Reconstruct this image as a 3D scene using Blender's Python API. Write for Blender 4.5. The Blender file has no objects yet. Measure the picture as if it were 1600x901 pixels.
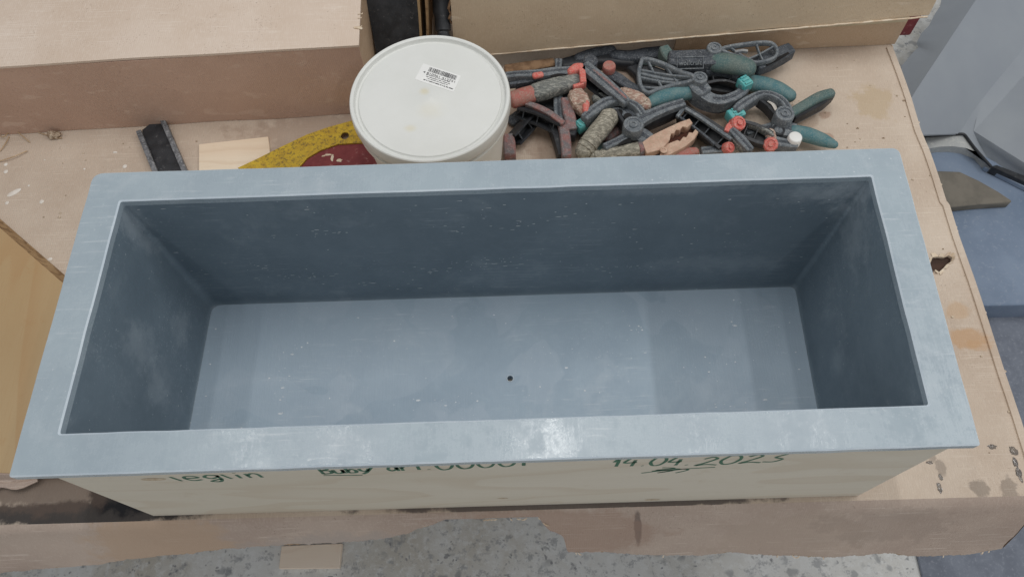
import bpy, bmesh, math, random
from mathutils import Vector, Matrix, noise
from mathutils.geometry import tessellate_polygon

random.seed(7)
scene = bpy.context.scene
COL = scene.collection

# ------------------------------------------------------------------ camera
cam_d = bpy.data.cameras.new('camera')
cam_d.lens = 27.0
cam_d.sensor_width = 36.0
cam_d.clip_start = 0.05
cam_d.clip_end = 60.0
cam = bpy.data.objects.new('camera', cam_d)
cam.location = (0.0336, -0.1892, 1.0999)
cam.rotation_euler = (0.45614, 0.02476, -0.02355)
COL.objects.link(cam)
scene.camera = cam

# ------------------------------------------------------------------ light
world = bpy.data.worlds.new('World')
scene.world = world
world.use_nodes = True
bg = world.node_tree.nodes['Background']
bg.inputs['Color'].default_value = (0.97, 1.0, 1.03, 1)
bg.inputs['Strength'].default_value = 0.375


def strip_lamp(name, x, y, z, power, length=1.3, width=0.10, tilt=0.0):
    d = bpy.data.lights.new(name, 'AREA')
    d.shape = 'RECTANGLE'
    d.size = width
    d.size_y = length
    d.energy = power
    d.color = (1.0, 0.985, 0.96)
    o = bpy.data.objects.new(name, d)
    o.location = (x, y, z)
    o.rotation_euler = (0, tilt, 0)
    COL.objects.link(o)


# ceiling strip lights of the workshop, above the bench and running front to back
for lx, lw, lt in ((-1.08, 4.4, 0.0), (-0.67, 4.2, 0.0), (0.13, 9.4, 0.0), (0.68, 4.2, 0.0), (1.13, 6.2, 0.0), (2.20, 16.0, 0.6)):
    strip_lamp('ceiling_and_fill_strip_lamp', lx, 0.66, 2.5, lw, 1.3, 0.05, lt)
# unseen fill lamps, added behind the camera to brighten front faces and floor
for lx in (-0.9, 0.9):
    strip_lamp('ceiling_and_fill_strip_lamp', lx, -1.9, 2.5, 8.0, 1.3, 0.07)

vs = scene.view_settings
vs.view_transform = 'Standard'
vs.look = 'None'
vs.exposure = 0.0
vs.gamma = 1.0
vs.use_curve_mapping = False


# ------------------------------------------------------------------ materials
def lin(r, g, b):
    def f(c):
        c /= 255.0
        return c / 12.92 if c <= 0.04045 else ((c + 0.055) / 1.055) ** 2.4
    return (f(r), f(g), f(b), 1.0)


class NT:
    """small node-tree writer"""

    def __init__(self, name):
        self.m = bpy.data.materials.new(name)
        self.m.use_nodes = True
        self.t = self.m.node_tree
        self.b = self.t.nodes['Principled BSDF']
        self.tc = self.t.nodes.new('ShaderNodeTexCoord')
        self.co = self.tc.outputs['Object']

    def n(self, kind, **props):
        nd = self.t.nodes.new(kind)
        for k, v in props.items():
            setattr(nd, k, v)
        return nd

    def put(self, sock, v):
        if isinstance(v, (int, float)):
            sock.default_value = v
        elif isinstance(v, (tuple, list)):
            sock.default_value = v
        else:
            self.t.links.new(v, sock)

    def map(self, scale=(1, 1, 1), rot=(0, 0, 0), loc=(0, 0, 0), co=None):
        nd = self.n('ShaderNodeMapping')
        self.put(nd.inputs['Vector'], co or self.co)
        nd.inputs['Scale'].default_value = scale
        nd.inputs['Rotation'].default_value = rot
        nd.inputs['Location'].default_value = loc
        return nd.outputs[0]

    def noise(self, scale, detail=4, rough=0.6, co=None, dist=0.0):
        nd = self.n('ShaderNodeTexNoise')
        self.put(nd.inputs['Vector'], co or self.co)
        nd.inputs['Scale'].default_value = scale
        nd.inputs['Detail'].default_value = detail
        nd.inputs['Roughness'].default_value = rough
        nd.inputs['Distortion'].default_value = dist
        return nd.outputs['Fac']

    def voro(self, scale, co=None, feature='F1', rnd=1.0):
        nd = self.n('ShaderNodeTexVoronoi', feature=feature)
        self.put(nd.inputs['Vector'], co or self.co)
        nd.inputs['Scale'].default_value = scale
        nd.inputs['Randomness'].default_value = rnd
        return nd.outputs['Distance']

    def wave(self, scale, co=None, dist=0.0, dscale=1.0, direction='X', detail=2):
        nd = self.n('ShaderNodeTexWave', bands_direction=direction)
        self.put(nd.inputs['Vector'], co or self.co)
        nd.inputs['Scale'].default_value = scale
        nd.inputs['Distortion'].default_value = dist
        nd.inputs['Detail Scale'].default_value = dscale
        nd.inputs['Detail'].default_value = detail
        return nd.outputs['Fac']

    def ramp(self, v, a, b, lo=0.0, hi=1.0):
        nd = self.n('ShaderNodeMapRange', interpolation_type='SMOOTHSTEP')
        self.put(nd.inputs['Value'], v)
        nd.inputs['From Min'].default_value = a
        nd.inputs['From Max'].default_value = b
        nd.inputs['To Min'].default_value = lo
        nd.inputs['To Max'].default_value = hi
        return nd.outputs[0]

    def math(self, op, a, b=0.0):
        nd = self.n('ShaderNodeMath', operation=op)
        self.put(nd.inputs[0], a)
        self.put(nd.inputs[1], b)
        return nd.outputs[0]

    def mul(self, a, b):
        return self.math('MULTIPLY', a, b)

    def mix(self, fac, a, b):
        nd = self.n('ShaderNodeMix', data_type='RGBA')
        self.put(nd.inputs[0], fac)
        self.put(nd.inputs[6], a)
        self.put(nd.inputs[7], b)
        return nd.outputs[2]

    def blot(self, centre, rx, ry, wob=0.5, nscale=30.0, soft=0.35, rot=0.0):
        """mask of an uneven blot round a point of the surface (x, y)"""
        c = self.map(scale=(1 / rx, 1 / ry, 0.0), rot=(0, 0, 0),
                     loc=(-centre[0] / rx, -centre[1] / ry, 0))
        if rot:
            nd = self.n('ShaderNodeVectorRotate', rotation_type='Z_AXIS')
            self.put(nd.inputs['Vector'], self.co)
            nd.inputs['Center'].default_value = (centre[0], centre[1], 0)
            nd.inputs['Angle'].default_value = -rot
            c = self.map(scale=(1 / rx, 1 / ry, 0.0), loc=(-centre[0] / rx, -centre[1] / ry, 0), co=nd.outputs[0])
        ln = self.n('ShaderNodeVectorMath', operation='LENGTH')
        self.put(ln.inputs[0], c)
        d = self.math('ADD', ln.outputs['Value'], self.mul(self.math('SUBTRACT', self.noise(nscale, 5, 0.65), 0.5), 2 * wob))
        return self.ramp(d, 1.0, 1.0 - soft)

    def bump(self, h, strength=0.3, dist=0.001, normal=None):
        nd = self.n('ShaderNodeBump')
        nd.inputs['Strength'].default_value = strength
        nd.inputs['Distance'].default_value = dist
        self.put(nd.inputs['Height'], h)
        if normal is not None:
            self.put(nd.inputs['Normal'], normal)
        return nd.outputs[0]

    def out(self, col, rough=0.6, normal=None, metal=0.0, spec=0.5):
        self.put(self.b.inputs['Base Color'], col)
        self.put(self.b.inputs['Roughness'], rough)
        self.put(self.b.inputs['Metallic'], metal)
        self.put(self.b.inputs['Specular IOR Level'], spec)
        if normal is not None:
            self.put(self.b.inputs['Normal'], normal)
        return self.m


def mottled(name, c1, c2, scale=40, rough=0.6, dust=None, dust_amt=0.5, bump=0.25, bscale=300, metal=0.0, spec=0.4, lo=.35, hi=.65, dscale=120):
    k = NT(name)
    c = k.mix(k.ramp(k.noise(scale, 5), lo, hi), c1, c2)
    if dust:
        d = k.ramp(k.noise(dscale, 6, 0.7), 0.62 - 0.3 * dust_amt, 0.80 - 0.3 * dust_amt)
        c = k.mix(k.mul(d, 0.75), c, dust)
    h = k.noise(bscale, 4)
    return k.out(c, rough, k.bump(h, bump, 0.0012), metal, spec)


def cardboard(name, base, dark, light, axis='X', stains_and_tones=()):
    k = NT(name)
    big = k.ramp(k.noise(4.5, 5, 0.6), 0.3, 0.7)
    c = k.mix(big, dark, base)
    fibre = k.noise(1.0, 5, 0.7, co=k.map(scale=(90, 420, 200) if axis == 'Y' else (420, 90, 200)))
    c = k.mix(k.mul(k.ramp(fibre, 0.45, 0.75), 0.35), c, light)
    speck = k.noise(260, 3, 0.6)
    c = k.mix(k.mul(k.ramp(speck, 0.66, 0.76), 0.55), c, light)
    c = k.mix(k.mul(k.ramp(k.noise(70, 6, 0.75), 0.62, 0.75), 0.4), c, (dark[0] * .6, dark[1] * .55, dark[2] * .5, 1))
    # pale scuffs
    sc = k.noise(1.0, 6, 0.75, co=k.map(scale=(9, 40, 30), rot=(0, 0, 0.5)))
    c = k.mix(k.mul(k.ramp(sc, 0.66, 0.78), 0.5), c, light)
    # fine scratches in several directions, creases
    for ang, sx, thr, amt, loc in ((0.35, 700, 0.60, 0.5, 1), (-0.8, 620, 0.61, 0.45, 4), (1.3, 660, 0.61, 0.4, 9)):
        q = k.noise(1.0, 3, 0.5, co=k.map(scale=(8, sx, 60), rot=(0, 0, ang), loc=(loc, loc, 0)))
        g = k.noise(13, 3, 0.5, co=k.map(loc=(loc, 2 * loc, 0)))
        c = k.mix(k.mul(k.mul(k.ramp(q, thr, thr + .04), k.ramp(g, 0.53, 0.60)), amt), c, light)
    c = k.mix(k.mul(k.mul(k.ramp(k.noise(330, 4, 0.7), 0.60, 0.66), k.ramp(k.noise(16, 4), 0.48, 0.58)), 0.6), c, (dark[0] * .45, dark[1] * .42, dark[2] * .4, 1))
    tide = k.ramp(k.noise(3.1, 4, 0.55, dist=0.7), 0.54, 0.555)
    c = k.mix(k.mul(tide, 0.22), c, dark)
    rough = 0.75
    for (cx, cy, rx, ry, col, amt, rot, wob) in stains_and_tones:
        m = k.blot((cx, cy - 0.5), rx, ry, wob=wob, rot=rot)
        c = k.mix(k.mul(m, amt), c, col)
    wv = k.wave(95, direction='X' if axis == 'X' else 'Y', dist=0.6, dscale=4)
    h = k.math('ADD', k.mul(wv, 0.25), k.math('ADD', k.noise(60, 6, 0.7), k.mul(k.noise(420, 3), 0.35)))
    return k.out(c, rough, k.bump(h, 0.35, 0.0016), 0, 0.25)


def paint_grey(name, a, b, chalk, streak_axis='X', chalk_amt=0.5, rough=0.42, brush='Y', tide=None, gloss=0.0, bump=0.30, smears=(), spec=0.5):
    k = NT(name)
    c = k.mix(k.ramp(k.noise(7, 6, 0.65), 0.35, 0.65), a, b)
    if tide:
        t1 = k.ramp(k.noise(4.2, 3, 0.5, dist=0.8), 0.50, 0.515)
        t2 = k.ramp(k.noise(6.5, 3, 0.5, dist=0.5, co=k.map(loc=(3, 1, 0))), 0.56, 0.575)
        c = k.mix(k.mul(t1, 0.35), c, tide)
        c = k.mix(k.mul(t2, 0.45), c, tide)
    for ctr, rad, amt in smears:
        ln = k.n('ShaderNodeVectorMath', operation='LENGTH')
        k.put(ln.inputs[0], k.map(scale=tuple(1 / q for q in rad), loc=tuple(-p / q for p, q in zip(ctr, rad))))
        dd = k.math('ADD', ln.outputs['Value'], k.mul(k.math('SUBTRACT', k.noise(38, 6, 0.75), 0.5), 2.6))
        c = k.mix(k.mul(k.ramp(dd, 1.25, 0.2), 0.55 * amt), c, chalk)
    # cloudy chalk smears
    c = k.mix(k.mul(k.ramp(k.noise(11, 7, 0.72, dist=0.4), 0.52, 0.72), 0.40 * chalk_amt), c, chalk)
    st = (14, 300, 300) if streak_axis == 'X' else (300, 14, 300)
    s1 = k.noise(1.0, 6, 0.75, co=k.map(scale=st))
    s2 = k.noise(8, 4, 0.6)
    streak = k.mul(k.ramp(s1, 0.56, 0.64), k.ramp(s2, 0.50, 0.60))
    c = k.mix(k.mul(streak, 0.8 * chalk_amt), c, chalk)
    d1 = k.mul(k.ramp(k.noise(210, 5, 0.75), 0.60, 0.66), k.ramp(k.noise(12, 4, 0.6, co=k.map(loc=(5, 2, 1))), 0.52, 0.60))
    c = k.mix(k.mul(d1, 0.9 * chalk_amt), c, chalk)
    spk = k.mul(k.ramp(k.voro(60), 0.085, 0.05), k.ramp(k.noise(14, 3, co=k.map(loc=(1, 7, 2))), 0.52, 0.56))
    c = k.mix(k.mul(spk, 1.2 * chalk_amt), c, chalk)
    br = (420, 26, 420) if brush == 'Y' else (26, 420, 420)
    b1 = k.noise(1.0, 4, 0.7, co=k.map(scale=br))
    h = k.math('ADD', k.mul(b1, 0.7), k.math('ADD', k.noise(45, 6, 0.7), k.mul(k.noise(260, 4, 0.7), 0.5)))
    r = k.ramp(k.math('ADD', k.mul(k.noise(34, 8, 0.8), 0.78), k.mul(b1, 0.22)), 0.42, 0.58, rough - gloss, rough + 0.12)
    return k.out(c, r, k.bump(h, bump, 0.0014), 0, spec)


def wood(name, a, b, ring, scale=1.0, axis='X', rough=0.65, amt=0.6):
    k = NT(name)
    sc = (1.3 * scale, 7 * scale, 7 * scale) if axis == 'X' else (7 * scale, 1.3 * scale, 7 * scale)
    co = k.map(scale=sc)
    # cathedral figure: contour bands of a stretched noise field
    n1 = k.noise(0.9, 3, 0.45, co=co, dist=0.3)
    bands = k.math('FRACT', k.mul(n1, 9.0))
    g = k.mul(k.ramp(bands, 0.55, 0.95), k.ramp(bands, 1.0, 0.95))
    c = k.mix(k.ramp(k.noise(1.1, 4, 0.6, co=co), 0.35, 0.65), a, b)
    c = k.mix(k.mul(g, amt), c, ring)
    fs = (24, 520, 520) if axis == 'X' else (520, 24, 520)
    f = k.noise(1.0, 5, 0.65, co=k.map(scale=fs))
    c = k.mix(k.mul(k.ramp(f, 0.48, 0.7), 0.3 * amt + 0.08), c, ring)
    c = k.mix(k.mul(k.ramp(k.noise(30, 5, 0.7), 0.58, 0.72), 0.25), c, ring)
    return k.out(c, rough, k.bump(f, 0.12, 0.0008), 0, 0.3)


M = {}
CB = dict(base=lin(203, 188, 172), dark=lin(186, 168, 151), light=lin(224, 211, 196))
DARKSTAIN = lin(82, 74, 70)
STAIN = [(0.7117, 0.2423, 0), (0.7058, 0.2874, 0), (0.7225, 0.2293, 0), (0.6597, 0.0184, 0), (0.7019, 0.0172, 0), (0.5879, 0.0116, 0), (0.6089, 0.0648, 0), (0.6185, 0.0499, 0), (0.5826, 0.6729, 0), (0.5728, 0.6243, 0), (0.5486, 0.6602, 0), (0.6729, 0.6976, 0), (0.7157, 0.7102, 0)]
M['cover'] = cardboard('cardboard_cover', **CB, stains_and_tones=(
    (*STAIN[0][:2], 0.034, 0.022, lin(186, 148, 110), 0.65, 0.2, 0.7),
    (*STAIN[1][:2], 0.020, 0.016, lin(188, 156, 122), 0.5, 0.0, 0.9),
    (*STAIN[2][:2], 0.022, 0.012, lin(186, 150, 114), 0.5, 0.0, 0.9),
    (*STAIN[3][:2], 0.015, 0.014, DARKSTAIN, 0.45, 0.0, 1.4),
    (*STAIN[4][:2], 0.014, 0.015, DARKSTAIN, 0.42, 0.0, 1.4),
    (*STAIN[6][:2], 0.008, 0.010, DARKSTAIN, 0.38, 0.0, 1.5),
    (*STAIN[7][:2], 0.008, 0.012, DARKSTAIN, 0.38, 0.0, 1.5),
    (-0.590, 0.018, 0.20, 0.022, lin(38, 38, 42), 0.92, 0.0, 0.7),
    (-0.540, 0.040, 0.060, 0.030, lin(30, 30, 34), 0.95, 0.0, 0.7),
    (-0.640, 0.060, 0.12, 0.05, lin(98, 84, 76), 0.75, 0.0, 0.7),
    (0.10, 0.012, 0.34, 0.010, lin(62, 56, 58), 0.8, 0.0, 0.7),  # dark strip along the front fold
    (*STAIN[8][:2], 0.014, 0.010, lin(150, 112, 92), 0.5, 0.4, 1.0),
    (*STAIN[9][:2], 0.012, 0.012, lin(150, 112, 92), 0.5, 0.0, 1.1),
    (*STAIN[10][:2], 0.024, 0.022, lin(160, 138, 120), 0.5, 0.0, 0.8),
    (*STAIN[11][:2], 0.040, 0.045, lin(182, 160, 126), 0.5, 0.0, 1.0),
    (-0.20, 0.66, 0.30, 0.09, lin(150, 126, 110), 0.5, 0.0, 0.7),  # broad browner tone round the bucket's foot
    (0.20, 0.68, 0.26, 0.14, lin(150, 126, 110), 0.55, 0.0, 0.7),  # broad browner tone beneath the clamp heap
))
M['flap'] = cardboard('cardboard_flap', base=lin(188, 171, 158), dark=lin(172, 153, 141), light=lin(212, 198, 186), stains_and_tones=((-0.50, -.02, .12, .04, lin(186, 160, 136), .7, 0, .6), (0.19, -.015, .006, .02, lin(90, 80, 78), .7, 0.3, .6), (-.25, -.03, .16, .02, lin(168, 158, 152), .6, 0, .8), (.05, -.02, .2, .03, lin(160, 132, 116), .5, 0, .6), (.42, -.03, .12, .03, lin(176, 158, 144), .5, 0, 1.2), (.55, -.02, .1, .02, lin(150, 134, 124), .3, 0, 1.4)))
M['box_flap'] = cardboard('cardboard_box_flap', base=lin(203, 185, 160), dark=lin(190, 170, 145), light=lin(220, 206, 186))
M['box_front_shaded'] = cardboard('cardboard_box_shaded_side', base=lin(198, 168, 150), dark=lin(184, 154, 136), light=lin(214, 190, 172))  # same cardboard as the box, darkened to carry the front's shade
M['box'] = cardboard('cardboard_box', base=lin(214, 197, 182), dark=lin(202, 182, 164), light=lin(230, 218, 206))
M['box_dark'] = cardboard('cardboard_box_brown', base=lin(196, 172, 146), dark=lin(180, 154, 128), light=lin(214, 196, 174))
M['torn'] = mottled('torn_paper', lin(206, 184, 158), lin(226, 212, 192), 60, 0.9, bump=0.5)
M['torn_mid'] = mottled('torn_paper_core', lin(196, 174, 150), lin(160, 136, 112), 120, 0.9, bump=0.6)
M['torn_dark'] = mottled('torn_paper_brown', lin(150, 120, 92), lin(112, 86, 64), 50, 0.9, bump=0.6)
M['tape'] = mottled('packing_tape', lin(176, 166, 138), lin(196, 184, 156), 20, 0.3, bump=0.1)
M['rim'] = paint_grey('rim_paint', lin(150, 163, 172), lin(159, 172, 180), lin(206, 211, 215), 'X', 0.42, 0.23, 'Y', gloss=0.08, bump=0.05, spec=0.52)
M['rim_edge'] = paint_grey('rim_worn_edge', lin(182, 194, 204), lin(196, 206, 214), lin(222, 228, 232), 'X', 0.6, 0.55)
WALLSMEARS = (((.448, .136, .285), (.055, .020, .040), .75), ((.456, .110, .240), (.02, .06, .05), .5), ((.40, .142, .28), (.05, .02, .03), .5),
              ((-.452, .130, .27), (.02, .02, .07), .6), ((-.456, .0, .20), (.02, .03, .05), .45), ((-.458, -.03, .13), (.02, .035, .04), .4),
              ((-.457, .07, .10), (.02, .03, .03), .35), ((.20, .142, .30), (.12, .02, .012), .4), ((.458, -.02, .11), (.02, .02, .03), .35), ((.33, .143, .10), (.12, .02, .03), .3))
M['basin_wall'] = paint_grey('basin_wall_paint_shaded', lin(106, 121, 132), lin(117, 132, 143), lin(190, 199, 206), 'X', 0.40, 0.45, 'Y', smears=WALLSMEARS)  # wall paint darkened below the rim's, shade put into its colour
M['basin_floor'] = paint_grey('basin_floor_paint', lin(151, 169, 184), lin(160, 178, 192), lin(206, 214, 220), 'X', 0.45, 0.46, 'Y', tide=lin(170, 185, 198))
M['ply'] = wood('pale_plywood', lin(203, 195, 179), lin(210, 203, 189), lin(186, 168, 144), 0.8, 'X', amt=0.28)
M['ply_warm'] = wood('warm_plywood', lin(176, 148, 110), lin(184, 160, 124), lin(168, 128, 86), 0.5, 'Y', amt=0.3)
M['ply_edge'] = wood('plywood_edge', lin(150, 122, 88), lin(172, 144, 108), lin(112, 86, 60), 3.0, 'X', amt=0.8)
M['scrap'] = wood('pine_scrap', lin(228, 208, 184), lin(234, 218, 196), lin(212, 186, 156), 1.4, 'X', amt=0.35)
M['scrap_fresh'] = wood('fresh_pine', lin(240, 222, 202), lin(244, 228, 210), lin(226, 200, 176), 1.4, 'X', amt=0.25)
M['bench'] = wood('bench_board', lin(84, 60, 46), lin(70, 48, 38), lin(46, 32, 26), 1.0, 'X')
M['green_ink'] = mottled('green_marker', lin(10, 84, 60), lin(16, 98, 70), 80, 0.5, bump=0.0)
M['hole'] = mottled('dark_hole', lin(22, 22, 24), lin(34, 32, 32), 40, 0.9)
DUST = lin(150, 146, 140)
M['plastic'] = mottled('dusty_dark_plastic', lin(54, 59, 66), lin(76, 81, 88), 90, 0.65, dust=lin(136, 140, 144), dust_amt=0.42, dscale=420)
M['plastic_grey'] = mottled('dusty_grey_plastic', lin(88, 95, 102), lin(114, 120, 125), 90, 0.7, dust=lin(162, 164, 164), dust_amt=0.44, dscale=420)
M['black'] = mottled('black_plastic', lin(36, 38, 42), lin(52, 54, 58), 50, 0.5, dust=lin(120, 120, 120), dust_amt=0.15)
M['teal'] = mottled('teal_rubber', lin(66, 112, 120), lin(94, 124, 126), 70, 0.65, dust=lin(126, 142, 140), dust_amt=0.50, dscale=520)
M['teal_dark'] = mottled('worn_teal_rubber', lin(70, 98, 98), lin(92, 106, 102), 40, 0.7, dust=lin(128, 136, 130), dust_amt=0.52, dscale=520)
M['teal_pad'] = mottled('bright_teal_pad', lin(74, 164, 166), lin(104, 182, 180), 90, 0.6, dust=lin(160, 184, 180), dust_amt=0.4, dscale=420)
M['red'] = mottled('red_pad', lin(204, 94, 86), lin(202, 116, 106), 90, 0.65, dust=lin(200, 162, 152), dust_amt=0.52, dscale=420)
M['red_dusty'] = mottled('dusty_red_rubber', lin(172, 98, 90), lin(160, 112, 102), 80, 0.7, dust=lin(164, 146, 136), dust_amt=0.5, dscale=380)
M['red_worn'] = mottled('worn_red_grey', lin(142, 98, 94), lin(106, 102, 104), 80, 0.7, dust=lin(156, 148, 146), dust_amt=0.45, dscale=380)
M['steel_worn'] = mottled('scratched_steel', lin(92, 94, 98), lin(128, 130, 134), 60, 0.5, dust=lin(176, 178, 180), dust_amt=0.4, dscale=240, metal=0.2)
M['chalk'] = mottled('chalk_flake', lin(206, 212, 217), lin(224, 228, 231), 300, 0.8, bump=0)
M['glue'] = mottled('dried_glue', lin(128, 118, 108), lin(104, 98, 94), 60, 0.16, bump=0.3, bscale=90)
M['mat'] = mottled('dark_speckled_mat', lin(112, 118, 130), lin(124, 130, 142), 30, 0.7, dust=lin(150, 154, 164), dust_amt=0.3, bump=0.4)
M['knot'] = mottled('wood_knot', lin(176, 156, 130), lin(200, 186, 164), 200, 0.7)
M['copper'] = mottled('rusty_copper', lin(206, 176, 156), lin(188, 154, 134), 90, 0.55, dust=lin(176, 156, 134), dust_amt=0.55, dscale=320, metal=0.1)
M['rust'] = mottled('dark_rust', lin(86, 48, 34), lin(54, 34, 28), 120, 0.9, bump=0.7)
M['white'] = mottled('white_plastic', lin(228, 228, 226), lin(234, 234, 232), 30, 0.4, bump=0.05)
M['steel'] = mottled('dull_steel', lin(126, 128, 132), lin(156, 158, 160), 60, 0.45, metal=0.4, dust=lin(176, 176, 174), dust_amt=0.4)


def taped(name, a, b, pale, amt=0.5):
    k = NT(name)
    c = k.mix(k.ramp(k.noise(90, 6, 0.7), 0.35, 0.65), a, b)
    f = k.noise(1.0, 6, 0.8, co=k.map(scale=(110, 330, 160), rot=(0, 0, 0.7)))
    c = k.mix(k.mul(k.ramp(f, 0.47, 0.60), amt), c, pale)
    h = k.math('ADD', f, k.noise(160, 4, 0.7))
    return k.out(c, 0.85, k.bump(h, 0.7, 0.002), 0, 0.2)


M['wrap'] = taped('grey_wrapped_tape', lin(126, 122, 112), lin(150, 146, 134), lin(206, 200, 184), 0.7)
M['wrap_pale'] = taped('pale_wrapped_tape', lin(164, 124, 112), lin(160, 140, 126), lin(216, 206, 190), 0.75)
M['wrap_dark'] = taped('dark_wrapped_tape', lin(98, 102, 102), lin(126, 128, 124), lin(184, 184, 176), 0.65)


def lid_mat():
    k = NT('bucket_lid_plastic')
    c = k.mix(k.ramp(k.noise(9, 5), 0.3, 0.7), lin(214, 215, 211), lin(220, 221, 218))
    y = lin(214, 206, 180)
    for (cx, cy, rx, ry, a) in LIDSPOTS:
        c = k.mix(k.mul(k.blot((cx, cy), rx, ry, 0.35, 60, 0.9), a), c, y)
    k.b.inputs['Subsurface Weight'].default_value = 0.0
    return k.out(c, 0.38, k.bump(k.noise(60, 5), 0.06, 0.001), 0, 0.5)


def concrete():
    k = NT('concrete_floor')
    c = k.mix(k.ramp(k.noise(5, 6, 0.65), 0.3, 0.7), lin(224, 225, 224), lin(206, 204, 198))
    c = k.mix(k.mul(k.ramp(k.noise(2.4, 5, 0.7, dist=0.6), 0.45, 0.7), 0.6), c, lin(180, 170, 152))
    c = k.mix(k.mul(k.ramp(k.noise(60, 6, 0.75), 0.48, 0.62), 0.6), c, lin(228, 229, 228))
    c = k.mix(k.mul(k.ramp(k.noise(45, 6, 0.75, co=k.map(loc=(3, 3, 0))), 0.52, 0.64), 0.6), c, lin(140, 142, 146))
    wob = k.n('ShaderNodeVectorMath', operation='ADD')
    k.put(wob.inputs[0], k.co)
    nz = k.n('ShaderNodeTexNoise')
    k.put(nz.inputs['Vector'], k.co)
    nz.inputs['Scale'].default_value = 40
    sc = k.n('ShaderNodeVectorMath', operation='SCALE')
    k.put(sc.inputs[0], nz.outputs['Color'])
    sc.inputs['Scale'].default_value = 0.03
    k.put(wob.inputs[1], sc.outputs[0])
    v = k.voro(26, co=wob.outputs[0])
    spot = k.mul(k.ramp(v, 0.34, 0.18), k.ramp(k.noise(11, 3), 0.46, 0.58))
    c = k.mix(k.mul(spot, 0.5), c, lin(112, 116, 122))
    v2 = k.voro(70, co=wob.outputs[0])
    c = k.mix(k.mul(k.mul(k.ramp(v2, 0.32, 0.16), k.ramp(k.noise(17, 3), 0.48, 0.6)), 0.7), c, lin(116, 118, 122))
    h = k.math('ADD', k.noise(50, 7, 0.75), k.mul(k.noise(300, 3), 0.4))
    return k.out(c, 0.7, k.bump(h, 0.4, 0.003), 0, 0.4)


M['concrete'] = concrete()
M['shell'] = mottled('grey_gelcoat', lin(152, 158, 166), lin(160, 166, 172), 3, 0.5, bump=0.08, bscale=40)
M['shell_pale'] = mottled('pale_gelcoat', lin(186, 188, 186), lin(176, 178, 178), 20, 0.6, dust=lin(206, 206, 200), dust_amt=0.4, bump=0.1)
M['blue'] = mottled('blue_grey_gelcoat', lin(116, 132, 154), lin(134, 149, 170), 5, 0.33, dust=lin(150, 160, 176), dust_amt=0.3, bump=0.12, bscale=60, spec=0.5)
M['board_grey'] = mottled('weathered_board', lin(114, 109, 100), lin(128, 122, 112), 24, 0.85, bump=0.3)
M['maroon'] = mottled('maroon_paint', lin(116, 48, 52), lin(130, 58, 60), 60, 0.6, dust=lin(206, 186, 178), dust_amt=0.12)
M['yellow'] = mottled('chipped_yellow_paint', lin(204, 172, 52), lin(186, 152, 50), 60, 0.55, dust=lin(92, 78, 58), dust_amt=0.50, dscale=220)
M['speck'] = mottled('white_speck', lin(228, 222, 214), lin(214, 206, 196), 60, 0.7)
M['fibre'] = mottled('straw_fibre', lin(196, 172, 142), lin(176, 150, 118), 60, 0.8)
M['debris'] = mottled('debris', lin(126, 104, 84), lin(206, 190, 168), 220, 0.9)


# ------------------------------------------------------------------ mesh helpers
BASE = {}


def put_props(o, label=None, cat=None, group=None, kind=None):
    if label:
        o['label'] = label
    if cat:
        o['category'] = cat
    if group:
        o['group'] = group
    if kind:
        o['kind'] = kind


def thing(name, loc, label, cat, group=None):
    o = bpy.data.objects.new(name, None)
    o.empty_display_size = 0.02
    o.location = loc
    COL.objects.link(o)
    BASE[o] = Vector(loc)
    put_props(o, label, cat, group)
    return o


def link(name, verts, faces, mats, parent=None, smooth=None, fmats=None, base=None, **props):
    me = bpy.data.meshes.new(name)
    b = BASE[parent] if parent is not None else Vector(base or (0, 0, 0))
    me.from_pydata([tuple(Vector(v) - b) for v in verts], [], faces)
    if not isinstance(mats, (list, tuple)):
        mats = [mats]
    for m in mats:
        me.materials.append(m)
    if fmats:
        for p, i in zip(me.polygons, fmats):
            p.material_index = i
    bm = bmesh.new()
    bm.from_mesh(me)
    bmesh.ops.recalc_face_normals(bm, faces=bm.faces)
    bm.to_mesh(me)
    bm.free()
    if smooth is not None:
        for p in me.polygons:
            p.use_smooth = True
        me.set_sharp_from_angle(angle=math.radians(smooth))
    o = bpy.data.objects.new(name, me)
    COL.objects.link(o)
    if parent is not None:
        o.parent = parent
    else:
        o.location = b
    BASE[o] = b
    put_props(o, **props)
    return o


def link_bm(name, bm, mats, parent=None, smooth=None, **kw):
    v = [x.co.copy() for x in bm.verts]
    bm.verts.index_update()
    f = [[x.index for x in fc.verts] for fc in bm.faces]
    fm = [fc.material_index for fc in bm.faces]
    bm.free()
    return link(name, v, f, mats, parent, smooth, fm, **kw)


def catmull(pts, res):
    P = [Vector(p) for p in pts]
    if len(P) < 3 or res < 2:
        if len(P) == 2 and res >= 2:
            return [P[0].lerp(P[1], i / res) for i in range(res + 1)]
        return P
    out = []
    for i in range(len(P) - 1):
        a, b, c, d = P[max(i - 1, 0)], P[i], P[i + 1], P[min(i + 2, len(P) - 1)]
        for j in range(res):
            t = j / res
            out.append(0.5 * ((2 * b) + (c - a) * t + (2 * a - 5 * b + 4 * c - d) * t * t + (3 * b - a - 3 * c + d) * t ** 3))
    out.append(P[-1])
    return out


def lerp_list(vals, n):
    if not isinstance(vals, (list, tuple)):
        return [vals] * n
    out = []
    m = len(vals) - 1
    for i in range(n):
        t = i / (n - 1) * m if n > 1 else 0
        k = min(int(t), m - 1) if m > 0 else 0
        out.append(vals[k] + (vals[min(k + 1, m)] - vals[k]) * (t - k))
    return out


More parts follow.
